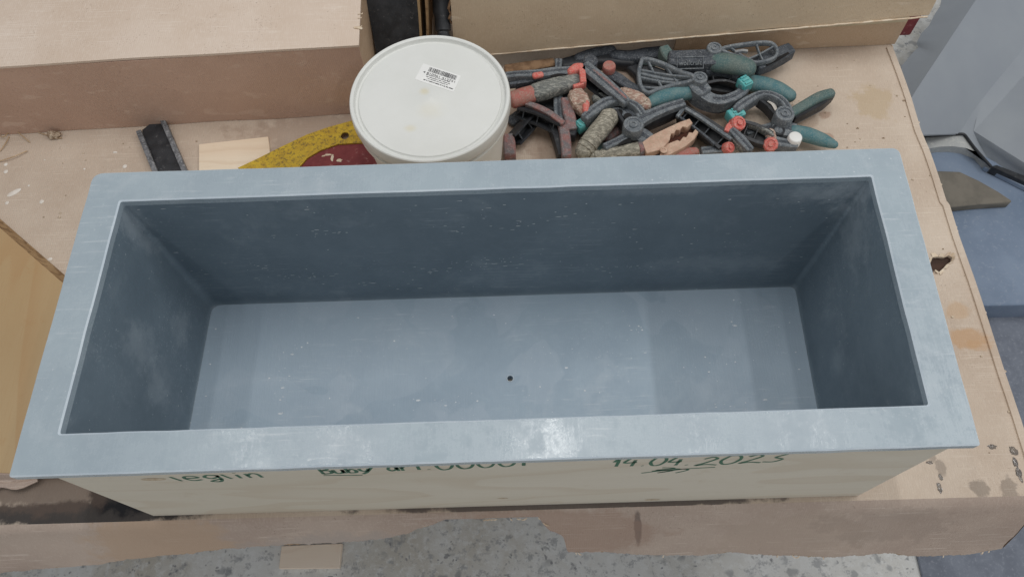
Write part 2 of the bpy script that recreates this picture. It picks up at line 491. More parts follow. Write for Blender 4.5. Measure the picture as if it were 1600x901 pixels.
def profile(kind, n=14):
    if kind == 'round':
        e = 2.0
    elif kind == 'soft':
        e = 3.2
    elif kind == 'box':
        c = 0.10
        return [(.5, -.5 + c), (.5, .5 - c), (.5 - c, .5), (-.5 + c, .5), (-.5, .5 - c), (-.5, -.5 + c), (-.5 + c, -.5), (.5 - c, -.5)]
    elif kind == 'U':
        t = 0.16
        return [(-.5, .5), (-.5, -.5), (.5, -.5), (.5, .5), (.5 - t, .5), (.5 - t, -.5 + t), (-.5 + t, -.5 + t), (-.5 + t, .5)]
    n = 20 if e > 2 else n
    r = []
    for i in range(n):
        a = 2 * math.pi * (i + .5) / n
        c, s = math.cos(a), math.sin(a)
        r.append((.5 * math.copysign(abs(c) ** (2 / e), c), .5 * math.copysign(abs(s) ** (2 / e), s)))
    return r


def sweep_geo(pts, w, h, kind='round', res=5, up=(0, 0, 1), cap=0.5, closed=False, jit=0.0):
    path = catmull(list(pts) + ([pts[0]] if closed else []), res)
    if closed:
        path = path[:-1]
    n = len(path)
    W, Hh = lerp_list(w, n), lerp_list(h, n)
    prof = profile(kind)
    upv = Vector(up).normalized()
    rings = []

    def tang(i):
        if closed:
            return (path[(i + 1) % n] - path[i - 1]).normalized()
        return (path[min(i + 1, n - 1)] - path[max(i - 1, 0)]).normalized()
    fr = []
    for i in range(n):
        t = tang(i)
        s = upv.cross(t)
        if s.length < 1e-4:
            s = Vector((1, 0, 0)).cross(t)
        s.normalize()
        nn = t.cross(s).normalized()
        fr.append((t, s, nn))

    def ring(i, off, k):
        t, s, nn = fr[i]
        c = path[i] + t * off
        return [c + s * (px * W[i] * k) + nn * (py * Hh[i] * k) for px, py in prof]
    if not closed and cap and kind != 'U':
        L = min(W[0], Hh[0]) * cap
        for a in (0.98, 0.8, 0.45):
            rings.append(ring(0, -L * a, math.sqrt(max(0.02, 1 - a * a))))
    for i in range(n):
        rings.append(ring(i, 0, 1 + (random.uniform(-jit, jit) if jit else 0)))
    if not closed and cap and kind != 'U':
        L = min(W[-1], Hh[-1]) * cap
        for a in (0.45, 0.8, 0.98):
            rings.append(ring(n - 1, L * a, math.sqrt(max(0.02, 1 - a * a))))
    m = len(prof)
    v, f = [], []
    for r in rings:
        v += r
    nr = len(rings)
    for i in range(nr if closed else nr - 1):
        j = (i + 1) % nr
        for q in range(m):
            f.append([i * m + q, i * m + (q + 1) % m, j * m + (q + 1) % m, j * m + q])
    if not closed:
        if kind == 'U':
            for o in (0, (nr - 1) * m):
                f += [[o, o + 1, o + 6, o + 7], [o + 1, o + 2, o + 5, o + 6], [o + 2, o + 3, o + 4, o + 5]]
        else:
            f += [list(range(m))[::-1], [(nr - 1) * m + q for q in range(m)]]
    return v, f


def sweep(name, pts, w, h, mat, parent=None, kind='round', res=5, up=(0, 0, 1), cap=0.5, closed=False, smooth=40, jit=0.0, **props):
    v, f = sweep_geo(pts, w, h, kind, res, up, cap, closed, jit)
    return link(name, v, f, mat, parent, smooth, **props)


def join_geo(geos):
    V, F = [], []
    for v, f in geos:
        o = len(V)
        V += v
        F += [[i + o for i in q] for q in f]
    return V, F


def box_geo(lo, hi):
    x0, y0, z0 = lo
    x1, y1, z1 = hi
    v = [Vector(p) for p in ((x0, y0, z0), (x1, y0, z0), (x1, y1, z0), (x0, y1, z0), (x0, y0, z1), (x1, y0, z1), (x1, y1, z1), (x0, y1, z1))]
    f = [[0, 3, 2, 1], [4, 5, 6, 7], [0, 1, 5, 4], [1, 2, 6, 5], [2, 3, 7, 6], [3, 0, 4, 7]]
    return v, f


def box(name, lo, hi, mat, parent=None, bev=0.0, seg=2, **kw):
    v, f = box_geo(lo, hi)
    return solid(name, v, f, mat, parent, bev, seg, **kw)


def solid(name, v, f, mat, parent=None, bev=0.0, seg=2, wob=0.0, sub=0, **kw):
    bm = bmesh.new()
    vs_ = [bm.verts.new(p) for p in v]
    for q in f:
        bm.faces.new([vs_[i] for i in q])
    bmesh.ops.recalc_face_normals(bm, faces=bm.faces)
    if bev:
        bmesh.ops.bevel(bm, geom=bm.edges[:], offset=bev, segments=seg, affect='EDGES', profile=0.6)
    if sub:
        bmesh.ops.subdivide_edges(bm, edges=bm.edges[:], cuts=sub, use_grid_fill=True)
    if wob:
        for x in bm.verts:
            x.co += noise.noise_vector(x.co * 18) * wob
    return link_bm(name, bm, mat, parent, 35, **kw)


def prism_geo(poly, z0, z1):
    n = len(poly)
    v = [Vector((p[0], p[1], z0)) for p in poly] + [Vector((p[0], p[1], z1)) for p in poly]
    f = [list(range(n))[::-1], list(range(n, 2 * n))]
    f += [[i, (i + 1) % n, n + (i + 1) % n, n + i] for i in range(n)]
    return v, f


def cyl_geo(c, r0, r1, h, axis=(0, 0, 1), seg=28, rings=None):
    """lathe round an axis; rings = list of (radius, height)"""
    rings = rings or [(r0, 0), (r1, h)]
    q = Vector((0, 0, 1)).rotation_difference(Vector(axis))
    v, f = [], []
    for (r, z) in rings:
        for i in range(seg):
            a = 2 * math.pi * i / seg
            v.append(Vector(c) + q @ Vector((r * math.cos(a), r * math.sin(a), z)))
    for k in range(len(rings) - 1):
        for i in range(seg):
            j = (i + 1) % seg
            f.append([k * seg + i, k * seg + j, (k + 1) * seg + j, (k + 1) * seg + i])
    f.append(list(range(seg))[::-1])
    o = (len(rings) - 1) * seg
    f.append([o + i for i in range(seg)])
    return v, f


def lathe(name, c, rings, mat, parent=None, axis=(0, 0, 1), seg=40, smooth=35, **kw):
    v, f = cyl_geo(c, 0, 0, 0, axis, seg, rings)
    return link(name, v, f, mat, parent, smooth, **kw)


def ico(name, c, r, mat, parent, scale=(1, 1, 1), wob=0.15, sub=2, **kw):
    bm = bmesh.new()
    bmesh.ops.create_icosphere(bm, subdivisions=sub, radius=1)
    for x in bm.verts:
        k = 1 + wob * noise.noise(x.co * 1.7 + Vector(c) * 40)
        x.co = Vector(c) + Vector((x.co.x * r * scale[0] * k, x.co.y * r * scale[1] * k, x.co.z * r * scale[2] * k))
    return link_bm(name, bm, mat, parent, 60, **kw)


# ------------------------------------------------------------------ setting: floor
FZ = -0.65
link('floor', [(-6, -4, FZ), (6, -4, FZ), (6, 8, FZ), (-6, 8, FZ)], [[0, 1, 2, 3]], M['concrete'], kind='structure')

# ------------------------------------------------------------------ workbench under the cardboard
wb = thing('workbench', (-0.3, 0.6, FZ), 'dark wooden workbench almost hidden beneath its cardboard cover', 'workbench')
box('bench_top', (-1.35, 0.035, -0.05), (0.737, 1.35, -0.006), M['bench'], wb, 0.003)
for lx in (-1.25, 0.62):
    for ly in (0.16, 1.25):
        box('leg', (lx - 0.04, ly - 0.04, FZ), (lx + 0.04, ly + 0.04, -0.051), M['bench'], wb, 0.003)

# ------------------------------------------------------------------ cardboard cover of the bench
cover = thing('cardboard_cover', (0, 0.5, 0), 'worn brown cardboard sheet covering the bench, torn flap over its front', 'cardboard')
right_edge = [(0.7371, 0.8224, 0), (0.7403, 0.7684, 0), (0.741, 0.7018, 0), (0.741, 0.631, 0), (0.7435, 0.5899, 0), (0.7452, 0.5304, 0), (0.7456, 0.4846, 0), (0.7477, 0.477, 0), (0.7482, 0.4183, 0), (0.7496, 0.3369, 0), (0.7508, 0.26, 0), (0.7505, 0.1823, 0), (0.7508, 0.1138, 0)]
right_edge = [(p[0] + random.uniform(-.0012, .0012), p[1]) for p in right_edge]
outer = [(-1.4, 0.006), (0.748, 0.006)] + right_edge[::-1] + [(0.742, 1.4), (-1.4, 1.4)]
hole = [(0.6944, 0.3825, 0), (0.7038, 0.3833, 0), (0.7126, 0.3818, 0), (0.7206, 0.385, 0), (0.7257, 0.3813, 0), (0.7215, 0.3734, 0), (0.7132, 0.369, 0), (0.7063, 0.3624, 0), (0.6975, 0.3558, 0), (0.6927, 0.3606, 0), (0.6856, 0.3528, 0), (0.6854, 0.3677, 0)]
hole = [(p[0], p[1]) for p in hole]


def sheet_with_hole(name, outer, holes, z0, z1, mat, parent, **kw):
    loops = [[Vector((p[0], p[1], 0)) for p in outer]] + [[Vector((p[0], p[1], 0)) for p in h] for h in holes]
    flat = [p for lp in loops for p in lp]
    tris = tessellate_polygon(loops)
    n = len(flat)
    v = [Vector((p.x, p.y, z1)) for p in flat] + [Vector((p.x, p.y, z0)) for p in flat]
    f = [list(t) for t in tris] + [[i + n for i in t][::-1] for t in tris]
    o = 0
    for lp in loops:
        m = len(lp)
        for i in range(m):
            j = (i + 1) % m
            f.append([o + i, o + j, n + o + j, n + o + i])
        o += m
    return link(name, v, f, mat, parent, None, **kw)


sheet_with_hole('top_sheet', outer, [hole], -0.005, 0.0, M['cover'], cover)

# torn paper lips round the hole
hc = Vector((sum(p[0] for p in hole) / len(hole), sum(p[1] for p in hole) / len(hole), 0))
for i in range(len(hole)):
    a, b = Vector((*hole[i], 0.0006)), Vector((*hole[(i + 1) % len(hole)], 0.0006))
    m = (a + b) / 2
    o = (m - hc).normalized() * random.uniform(.003, .008) + Vector((0, 0, random.uniform(.001, .005)))
    v = [a, b, b.lerp(m, .3) + o, a.lerp(m, .3) + o]
    v += [p + Vector((0, 0, -0.0008)) for p in v]
    link('torn_lip', v, [[0, 1, 2, 3], [4, 7, 6, 5], [0, 4, 5, 1], [1, 5, 6, 2], [2, 6, 7, 3], [3, 7, 4, 0]], M['torn'], cover)

# doubled, flattened edge along the right side
sweep('folded_edge', [(p[0] - .0065, p[1], .0012) for p in right_edge + [(.7495, .012)]], .011, .0036, M['cover'], cover, 'box', 2, cap=0, smooth=28)
# frayed right edge
for i in range(16):
    y = random.uniform(0.10, 0.82)
    x = 0.7508 + (y - 0.114) * (0.7371 - 0.7508) / 0.708
    l = random.uniform(.004, .016)
    sweep('frayed_fibre', [(x - .006, y, .0008), (x + random.uniform(-.002, .003), y + l * .5, .0016), (x - random.uniform(0, .004), y + l, .001)],
          .0014, .0009, M['torn'], cover, res=2)

# hanging front flap: columns of a sheet whose lower edge is torn
SL = math.sqrt(1 + .36 ** 2)
low = [(-0.9001, 0.1417), (-0.7771, 0.1341), (-0.6824, 0.1209), (-0.5674, 0.101), (-0.4472, 0.0861), (-0.3489, 0.0743), (-0.2341, 0.0655), (-0.1678, 0.0599), (-0.1386, 0.0503), (-0.1231, 0.0364), (-0.0989, 0.0233), (-0.0868, 0.0115), (-0.0787, 0.0015), (-0.0614, 0.0094), (-0.0391, 0.0124), (-0.02, 0.01), (0.0019, 0.0025), (0.0244, -0.0015), (0.0396, -0.0024), (0.0449, 0.0031), (0.0519, 0.0246), (0.0629, 0.0469), (0.0759, 0.0588), (0.0835, 0.0704), (0.0876, 0.0936), (0.0899, 0.1134), (0.1083, 0.1205), (0.142, 0.1204), (0.2008, 0.1339), (0.26, 0.1435), (0.3078, 0.1382), (0.3357, 0.1317), (0.3959, 0.1433), (0.4958, 0.1553), (0.572, 0.1495), (0.6341, 0.1613), (0.6924, 0.1606), (0.7375, 0.147)]
low[-1] = (0.748, low[-1][1])
low[0] = (-1.35, low[0][1])
mono = [low[0]]
for p in low[1:]:
    mono.append((max(p[0], mono[-1][0] + 0.0006), p[1]))


def flap_len(x):
    for (x0, s0), (x1, s1) in zip(mono, mono[1:]):
        if x0 <= x <= x1:
            return s0 + (s1 - s0) * (x - x0) / (x1 - x0)
    return mono[-1][1]


def flap_point(x, s):
    R_ = 0.008
    full = math.atan2(1, .36)
    if s < R_ * full:
        a = s / R_
        return Vector((x, 0.006 - R_ * math.sin(a), -R_ * (1 - math.cos(a))))
    a = full
    b = s - R_ * full
    d = Vector((0, -.36, -1)) / SL
    p = Vector((x, 0.006 - R_ * math.sin(a), -R_ * (1 - math.cos(a)))) + d * b
    wv = 0.0035 * noise.noise(Vector((x * 6, s * 14, 3.1))) + .0015 * noise.noise(Vector((x * 22, s * 30, 1.1)))
    return p + Vector((0, -1, .36)) * wv * min(1, b * 30)


def flap_edge(xx, extra=0.0, seed=0.0):
    n_ = 0.004 * noise.noise(Vector((xx * 40, seed, 0))) + 0.003 * noise.noise(Vector((xx * 130, seed, 0))) + 0.002 * noise.noise(Vector((xx * 420, 5, seed)))
    return max(0.012, flap_len(xx) + extra + n_)


xs, x = [], -1.35
while x < 0.748:
    xs.append(x)
    x += 0.0022 if x > -.85 else 0.008
xs.append(0.748)
ROWS = 12
v, f = [], []
for xx in xs:
    L_ = flap_edge(xx)
    for r in range(ROWS):
        v.append(flap_point(xx, L_ * r / (ROWS - 1)))
nn_ = len(v)
th = Vector((0, .0020, .0007))
v += [p + (th if i % ROWS > 2 else Vector((0, .001, -.004))) for i, p in enumerate(v)]
for i in range(len(xs) - 1):
    for r in range(ROWS - 1):
        a = i * ROWS + r
        f.append([a, a + 1, a + ROWS + 1, a + ROWS])
        f.append([nn_ + a + ROWS, nn_ + a + ROWS + 1, nn_ + a + 1, nn_ + a])
    e = i * ROWS + ROWS - 1
    f.append([e, nn_ + e, nn_ + e + ROWS, e + ROWS])
for e in (0, (len(xs) - 1) * ROWS):
    for r in range(ROWS - 1):
        f.append([e + r, e + r + 1, nn_ + e + r + 1, nn_ + e + r])
link('front_flap', v, f, M['flap'], cover, 50, label='front flap hanging over the bench edge with a torn lower edge')
# inner paper layer that shows where the front liner is torn off
v, f = [], []
for xx in xs:
    l0 = flap_edge(xx)
    l1 = max(l0 - .004, flap_edge(xx, .0035 + .004 * noise.noise(Vector((xx * 14, 8, 0))), 4.0))
    a_ = flap_point(xx, max(.010, l0 - .010)) + Vector((0, .0022, .0008))
    b_ = flap_point(xx, max(.0125, l1)) + Vector((0, .0022, .0008))
    v += [a_, b_, b_ + Vector((0, .0009, .0003)), a_ + Vector((0, .0009, .0003))]
for i in range(len(xs) - 1):
    for r in range(4):
        f.append([4 * i + r, 4 * i + (r + 1) % 4, 4 * i + 4 + (r + 1) % 4, 4 * i + 4 + r])
link('torn_inner_layer', v, f, M['torn_mid'], cover, 40)
# frayed paper along the torn edge
for i in range(22):
    xx = random.uniform(-0.9, 0.74)
    if random.random() < .35:
        xx = random.uniform(-0.02, 0.12)
    s = flap_len(xx)
    p = flap_point(xx, max(.012, s - .003)) + Vector((0, -.0015, .0005))
    q = flap_point(xx + random.uniform(-.01, .01), max(.012, s) + random.uniform(0, .004)) + Vector((0, -.002, 0))
    sweep('torn_fibre', [p, p.lerp(q, .5) + Vector((0, -.001, .0005)), q], [.0012, .0022, .0006], .0007, M['torn'], cover, res=2, kind='round')
# side flap end seen at the right corner
v = [flap_point(.7495, .004), flap_point(.7495, .05), flap_point(.7495, .10), flap_point(.7495, .145)]
w_ = [Vector((.753, .03, -.002)), Vector((.757, .012, -.05)), Vector((.760, -.004, -.10)), Vector((.758, -.022, -.14))]
link('side_flap', v + w_, [[0, 1, 5, 4], [1, 2, 6, 5], [2, 3, 7, 6]], M['torn_dark'], cover)


def drop(px, r, sx=1.0, rot=0.0):
    n = 14
    c = Vector(px)
    v = []
    for k, (rr, zz) in enumerate(((1.0, 0.0002), (.75, .0009), (.3, .0013))):
        for i in range(n):
            a = 2 * math.pi * i / n
            q = r * rr * (1 + .18 * noise.noise(Vector((math.cos(a) * 1.5, math.sin(a) * 1.5, c.x * 90))))
            p = Matrix.Rotation(rot, 3, 'Z') @ Vector((q * sx * math.cos(a), q * math.sin(a), 0))
            v.append(c + p + Vector((0, 0, zz)))
    f = []
    for k in range(2):
        for i in range(n):
            f.append([k * n + i, k * n + (i + 1) % n, (k + 1) * n + (i + 1) % n, (k + 1) * n + i])
    f.append([2 * n + i for i in range(n)])
    link('paint_drop', v, f, M['speck'], cover, 60)


for p, r, sx, rot in zip([(-0.8698, 0.6269, 0), (-0.8657, 0.6117, 0), (-0.8458, 0.5459, 0), (-0.7859, 0.5461, 0), (-0.839, 0.5666, 0), (-0.8168, 0.5802, 0), (-0.7437, 0.4321, 0), (-0.7262, 0.6114, 0), (-0.8019, 0.6337, 0), (-0.6788, 0.6452, 0), (-0.6554, 0.614, 0), (0.5553, 0.0867, 0), (0.4988, 0.0791, 0)],
                         (.0035, .004, .0035, .004, .005, .002, .003, .002, .0015, .002, .004, .002, .002), (1, 1, 1, 1, 2.6, 1, 1.6, 1, 1, 2, 1, 1, 1), (0, 0, 0, 0, .6, 0, .2, 0, 0, 0, 1.2, 0, 0)):
    drop(p, r, sx, rot)
# glue blobs in the lower right corner
for p, r, ax_, ay_ in zip([(0.7261, 0.0696, 0), (0.7234, 0.0523, 0), (0.7237, 0.0361, 0), (0.5954, 0.0652, 0), (0.6047, 0.0558, 0), (0.5191, 0.0286, 0), (0.6144, 0.0348, 0), (0.6086, 0.0198, 0), (0.6981, 0.076, 0)], (.006, .004, .005, .004, .003, .003, .003, .004, .004),
                        (.8, .7, .7, 1.6, 1.2, 1, .8, .7, 1.3), (1, 1.8, 1.6, .7, .8, .8, 1.2, 1.6, .8)):
    ico('glue_blob', (p[0], p[1], .0002), r, M['glue'], cover, (ax_, ay_, .25), .9, 3)

# ------------------------------------------------------------------ planter mould (the subject)
RT = 0.3156           # rim top
RB = 0.3046           # rim underside
pl = thing('planter_trough', (0, 0.19, 0), 'long grey painted planter trough with a pale plywood front, on the cardboard', 'planter')
ro = [(-0.5023, -0.0020), (0.4969, 0.0015), (0.5046, 0.3726), (-0.4963, 0.3754)]
ri = [(-0.4596, 0.0426), (0.4559, 0.0454), (0.4616, 0.3318), (-0.4537, 0.3322)]


def rounded(poly, rad, seg=5):
    out = []
    n = len(poly)
    for i in range(n):
        p, a, b = Vector(poly[i]), Vector(poly[i - 1]), Vector(poly[(i + 1) % n])
        r = rad[i] if isinstance(rad, (list, tuple)) else rad
        da, db = (a - p).normalized(), (b - p).normalized()
        s, e = p + da * r, p + db * r
        for k in range(seg + 1):
            t = k / seg
            out.append((1 - t) ** 2 * s + 2 * t * (1 - t) * p + t * t * e)
    return out


def inset(poly, d):
    n = len(poly)
    out = []
    for i in range(n):
        p, a, b = Vector(poly[i]), Vector(poly[i - 1]), Vector(poly[(i + 1) % n])
        d1, d2 = (p - a).normalized(), (b - p).normalized()
        n1, n2 = Vector((-d1.y, d1.x)), Vector((-d2.y, d2.x))
        bis = (n1 + n2)
        bis = bis / max(bis.dot(n1), .3)
        out.append(p + bis * d)
    return out


def densify(poly, step=0.02):
    out = []
    n = len(poly)
    for i in range(n):
        a, b = Vector(poly[i]), Vector(poly[(i + 1) % n])
        m = max(1, int((b - a).length / step))
        for k in range(m):
            out.append(a.lerp(b, k / m))
    return out


def ring_loft(loops_z, mats_idx):
    """closed loop of rings: each item (loop, z)"""
    v, f, fm = [], [], []
    n = len(loops_z[0][0])
    for lp, z in loops_z:
        v += [Vector((p[0], p[1], z)) for p in lp]
    m = len(loops_z)
    for k in range(m):
        k2 = (k + 1) % m
        for i in range(n):
            j = (i + 1) % n
            f.append([k * n + i, k * n + j, k2 * n + j, k2 * n + i])
            fm.append(mats_idx[k])
    return v, f, fm


SEG = 6
ro_r = [0.004, 0.003, 0.010, 0.014]
out0 = rounded(ro, ro_r, SEG)
in0 = rounded(ri, 0.003, SEG)


def wobble(lp, amp, seed):
    return [Vector((p[0] + amp * noise.noise(Vector((p[0] * 25, p[1] * 25, seed))), p[1] + amp * noise.noise(Vector((p[0] * 25, p[1] * 25, seed + 9)))) ) for p in lp]


def long_loop(poly, rad, cuts=40):
    """rounded loop with extra points on the straight runs so that edges can be slightly uneven"""
    r = rounded(poly, rad, SEG)
    out = []
    n = len(r)
    for i in range(n):
        out.append(r[i])
        if i % (SEG + 1) == SEG:
            a, b = r[i], r[(i + 1) % n]
            for k in range(1, cuts):
                out.append(a.lerp(b, k / cuts))
    return out


lo_o = long_loop(ro, ro_r)
lo_i = long_loop(ri, 0.003)
bev = 0.0016
lo_o_top = [p + (Vector((0.0, 0.187)) - p).normalized() * bev for p in lo_o]
o_in = long_loop(inset(ro, bev), [max(.002, r - bev) for r in ro_r])
i_out = long_loop(inset(ri, -0.0018), 0.004)
wo, wi = wobble(lo_o, .0006, 1), wobble(lo_i, .0007, 2)
wo_t, wi_t = wobble(o_in, .0006, 1), wobble(i_out, .0007, 2)
v, f, fm = ring_loft([(wo, RB), (wo, RT - bev), (wo_t, RT), (wi_t, RT), (wi, RT - .0016), (wi, RB)], [0, 1, 0, 1, 0, 0])
link('rim', v, f, [M['rim'], M['rim_edge']], pl, 25, fm)

# basin walls: coved corners that widen towards the bottom
BF = 0.0185
rings = []
for t in (0, .15, .3, .45, .6, .75, .88, .96, 1.0):
    z = RB - 0.0006 + (BF + 0.012 - (RB - 0.0006)) * t
    rings.append((long_loop(inset(ri, -0.0003), [0.004 + .006 * t, .004 + .004 * t, .004 + .006 * t, .004 + .012 * t]), z))
for a in (25, 50, 75, 90):
    ar = math.radians(a)
    r = 0.003
    rings.append((long_loop(inset(ri, -0.0003 + r * (1 - math.cos(ar))), [.010, .008, .010, .016]), BF + 0.012 - 0.012 * math.sin(ar) + 0.0003))
back = [(long_loop(inset(ri, -0.014), .01), BF - .006), (long_loop(inset(ri, -0.014), .01), RB - 0.0006)]
v, f, fm = ring_loft(rings + back, [0] * 15)
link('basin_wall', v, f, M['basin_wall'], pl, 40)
dh = [(0.013, 0.1936, 0.0185)][0]
circ = [(dh[0] + .0042 * math.cos(2 * math.pi * i / 24), dh[1] + .0042 * math.sin(2 * math.pi * i / 24)) for i in range(24)]
fl_o = [tuple(p) for p in inset(ri, -0.008)]
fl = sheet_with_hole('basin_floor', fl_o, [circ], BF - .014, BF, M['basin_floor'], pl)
v, f = sweep_geo([(dh[0] + .0052 * math.cos(2 * math.pi * i / 20), dh[1] + .0052 * math.sin(2 * math.pi * i / 20), BF + .0002) for i in range(20)], .0016, .0012, 'round', 1, closed=True)
link('drain_hole_edge', v, f, M['rim_edge'], fl, 60)
# chalky scuffs: thin flakes of primer on the walls and floor of the basin
rs = random.Random(5)


def flake(c, du, dv, lu, lv, nrm):
    pts = []
    for q in range(6):
        a_ = 2 * math.pi * q / 6
        pts.append(c + du * (lu * math.cos(a_) * rs.uniform(.6, 1.1)) + dv * (lv * math.sin(a_) * rs.uniform(.5, 1.2)) + nrm * .0002)
    return pts, [list(range(6))]


gw, gf, gl = [], [], []
X_, Y_, Z_ = Vector((1, 0, 0)), Vector((0, 1, 0)), Vector((0, 0, 1))
for (cx, cz, n_, sx, sz) in ((-.30, .10, 22, .045, .004), (-.24, .22, 16, .05, .006), (-.05, .115, 26, .05, .010), (-.02, .22, 12, .07, .006), (.09, .24, 12, .05, .014), (.17, .10, 12, .03, .008), (-.18, .07, 10, .03, .004),
                             (.02, .13, 14, .03, .008), (.05, .27, 10, .10, .004), (.25, .17, 10, .05, .03), (-.36, .13, 8, .03, .006), (-.10, .28, 10, .10, .006), (0, .17, 30, .42, .10)):
    for q in range(n_):
        p = Vector((cx + rs.gauss(0, sx), .3316, cz + rs.gauss(0, sz)))
        p.x = max(-.44, min(.44, p.x))
        p.z = max(.05, min(.295, p.z))
        p.y = 0.3322 + (p.x + .4537) * (0.3318 - 0.3322) / .915 + .0001
        gw.append(flake(p, X_, Z_, rs.choice((.001, .0015, .0025, .0045)), rs.uniform(.0004, .0009), -Y_))
for (cx, cy, n_, sx, sy) in ((0, .19, 46, .30, .07), (-.33, .19, 12, .012, .02), (-.31, .25, 6, .01, .01), (.32, .20, 14, .03, .012), (.20, .27, 8, .012, .003), (.36, .27, 4, .01, .003), (-.08, .16, 8, .05, .004), (.33, .14, 8, .02, .004), (.1, .30, 10, .2, .006)):
    for q in range(n_):
        p = Vector((max(-.44, min(.44, cx + rs.gauss(0, sx))), max(.07, min(.325, cy + rs.gauss(0, sy))), BF))
        r_ = rs.choice((.0006, .0009, .0012, .0018))
        gf.append(flake(p, X_, Y_, r_ * rs.choice((1, 1, 2.2)), r_ * .8, Z_))
for sgn, xw in ((1, -.4567), (-1, .4588)):
    for q in range(26):
        p = Vector((xw, rs.uniform(.06, .32), rs.uniform(.05, .29)))
        gl.append(flake(p, Y_, Z_, rs.choice((.0006, .001, .002)), rs.uniform(.0003, .0007), X_ * sgn))
for nm, gg in (('chalk_scuffs', gw + gl), ('chalk_specks', gf)):
    v, f = join_geo(gg)
    link(nm, v, f, M['chalk'], pl, kind='stuff')
# plywood outside
fx0, fx1 = -0.4942, 0.4943
box('bottom_panel', (-0.478, 0.031, 0.0006), (0.478, 0.345, 0.0040), M['ply'], pl)
v, f = box_geo((fx0, 0.0125, 0.0004), (fx1, 0.0305, RB - .0004))
fp = solid('front_panel', v, f, M['ply'], pl, 0.0008, 1, label='pale plywood front panel with green handwriting')
box('back_panel', (fx0, 0.3480, 0.0004), (fx1, 0.3660, RB - .0004), M['ply'], pl, 0.0008, 1)
box('side_panel', (fx0, 0.0310, 0.0004), (fx0 + .018, 0.3475, RB - .0004), M['ply'], pl, 0.0008, 1)
box('side_panel', (fx1 - .018, 0.0310, 0.0004), (fx1, 0.3475, RB - .0004), M['ply'], pl, 0.0008, 1)
# knot in the veneer
for (kx, kz, kr) in ((-0.394, .225, .008), (0.205, .016, .006), (0.0, .055, .004)):
    n = 16
    v = [Vector((kx + kr * 1.8 * math.cos(2 * math.pi * i / n), 0.0122, kz + kr * .8 * math.sin(2 * math.pi * i / n))) for i in range(n)]
    v2 = [Vector((kx + kr * .9 * math.cos(2 * math.pi * i / n), 0.0120, kz + kr * .5 * math.sin(2 * math.pi * i / n))) for i in range(n)]
    link('knot', v + v2, [[i, (i + 1) % n, n + (i + 1) % n, n + i] for i in range(n)] + [list(range(n, 2 * n))], M['knot'] if 'knot' in M else M['scrap'], fp)

# handwriting: marker strokes on the front panel (x, z)
GL = {
    'l': [[(.1, 1), (.35, .5), (.7, 0)]],
    'e': [[(.1, .5), (.9, .6), (.7, .95), (.2, .9), (.05, .4), (.4, 0), (.95, .15)]],
    'g': [[(.9, .9), (.4, 1), (.1, .6), (.4, .25), (.9, .6), (.95, .95)], [(.95, .95), (.9, 0), (.6, -.5), (.1, -.4), (.5, -.1), (.95, .1)]],
    'L': [[(.3, 1.2), (.35, .5), (.5, 0)]],
    'i': [[(.5, .8), (.5, 0)], [(.45, 1.15), (.55, 1.2)]],
    'n': [[(.1, .9), (.15, 0)], [(.15, .5), (.45, .9), (.8, .75), (.85, 0)]],
    'B': [[(.15, 1.4), (.15, 0)], [(.0, 1.35), (.7, 1.3), (.8, 1.0), (.2, .75)], [(.2, .75), (.9, .65), (.85, .15), (.1, 0)]],
    'u': [[(.1, .8), (.15, .15), (.5, 0), (.8, .3), (.85, .8)], [(.85, .8), (.9, 0)]],
    'b': [[(.1, 1.5), (.15, 0)], [(.15, .4), (.5, .8), (.85, .5), (.7, .05), (.15, .05)]],
    'y': [[(.1, .8), (.2, .35), (.6, .3), (.9, .8)], [(1.2, 1.0), (.6, .1), (.1, -.35)]],
    'a': [[(.85, .8), (.4, .9), (.1, .45), (.35, .05), (.8, .35), (.9, .8), (.95, 0)]],
    'r': [[(.15, .9), (.2, 0)], [(.2, .5), (.5, .9), (.9, .85)]],
    't': [[(.5, 1.4), (.5, .05)], [(.1, .95), (.95, 1.0)]],
    '.': [[(.4, .08), (.55, .02)]],
    '0': [[(.3, 1.5), (.05, .7), (.3, .05), (.75, .2), (.98, .9), (.8, 1.5), (.35, 1.55)]],
    '1': [[(.05, .8), (.65, 1.45), (.55, 0)]],
    '4': [[(.4, 1.4), (.1, .65), (.9, .7)], [(.75, 1.1), (.65, 0)]],
    '2': [[(.2, 1.2), (.6, 1.5), (.85, 1.2), (.4, .5), (.0, .05), (.5, .2), (1.1, .05)]],
    '3': [[(.2, 1.45), (.9, 1.4), (.5, .85), (.95, .5), (.6, .05), (.05, .1)]],
}


def stroke_geo(pts, wdt=.0032):
    path = catmull([Vector((p[0], 0, p[1])) for p in pts], 6)
    v, f = [], []
    for i, p in enumerate(path):
        t = (path[min(i + 1, len(path) - 1)] - path[max(i - 1, 0)]).normalized()
        s = Vector((-t.z, 0, t.x)) * (wdt * .5 * (1 + .25 * noise.noise(p * 130)))
        for q, yy in ((p - s, 0.01235), (p + s, 0.01235)):
            v.append(Vector((q.x, yy, q.z)))
    for i in range(len(path) - 1):
        f.append([2 * i, 2 * i + 1, 2 * i + 3, 2 * i + 2])
    return v, f


def write(text, x0, z0, x1, z1, hgt, gap=.25, wdt=.0032):
    n = len(text)
    units = [0.45 if c in '.il1' else 1.0 for c in text]
    tot = sum(units) + gap * (n - 1)
    geos, u = [], 0
    for c, un in zip(text, units):
        cw = (x1 - x0) / tot * un
        ox = x0 + (x1 - x0) * u / tot
        oz = z0 + (z1 - z0) * u / tot
        for st in GL[c]:
            geos.append(stroke_geo([(ox + a * cw, oz + b * hgt) for a, b in st], wdt))
        u += un + gap
    v, f = join_geo(geos)
    link('handwriting', v, f, M['green_ink'], fp)


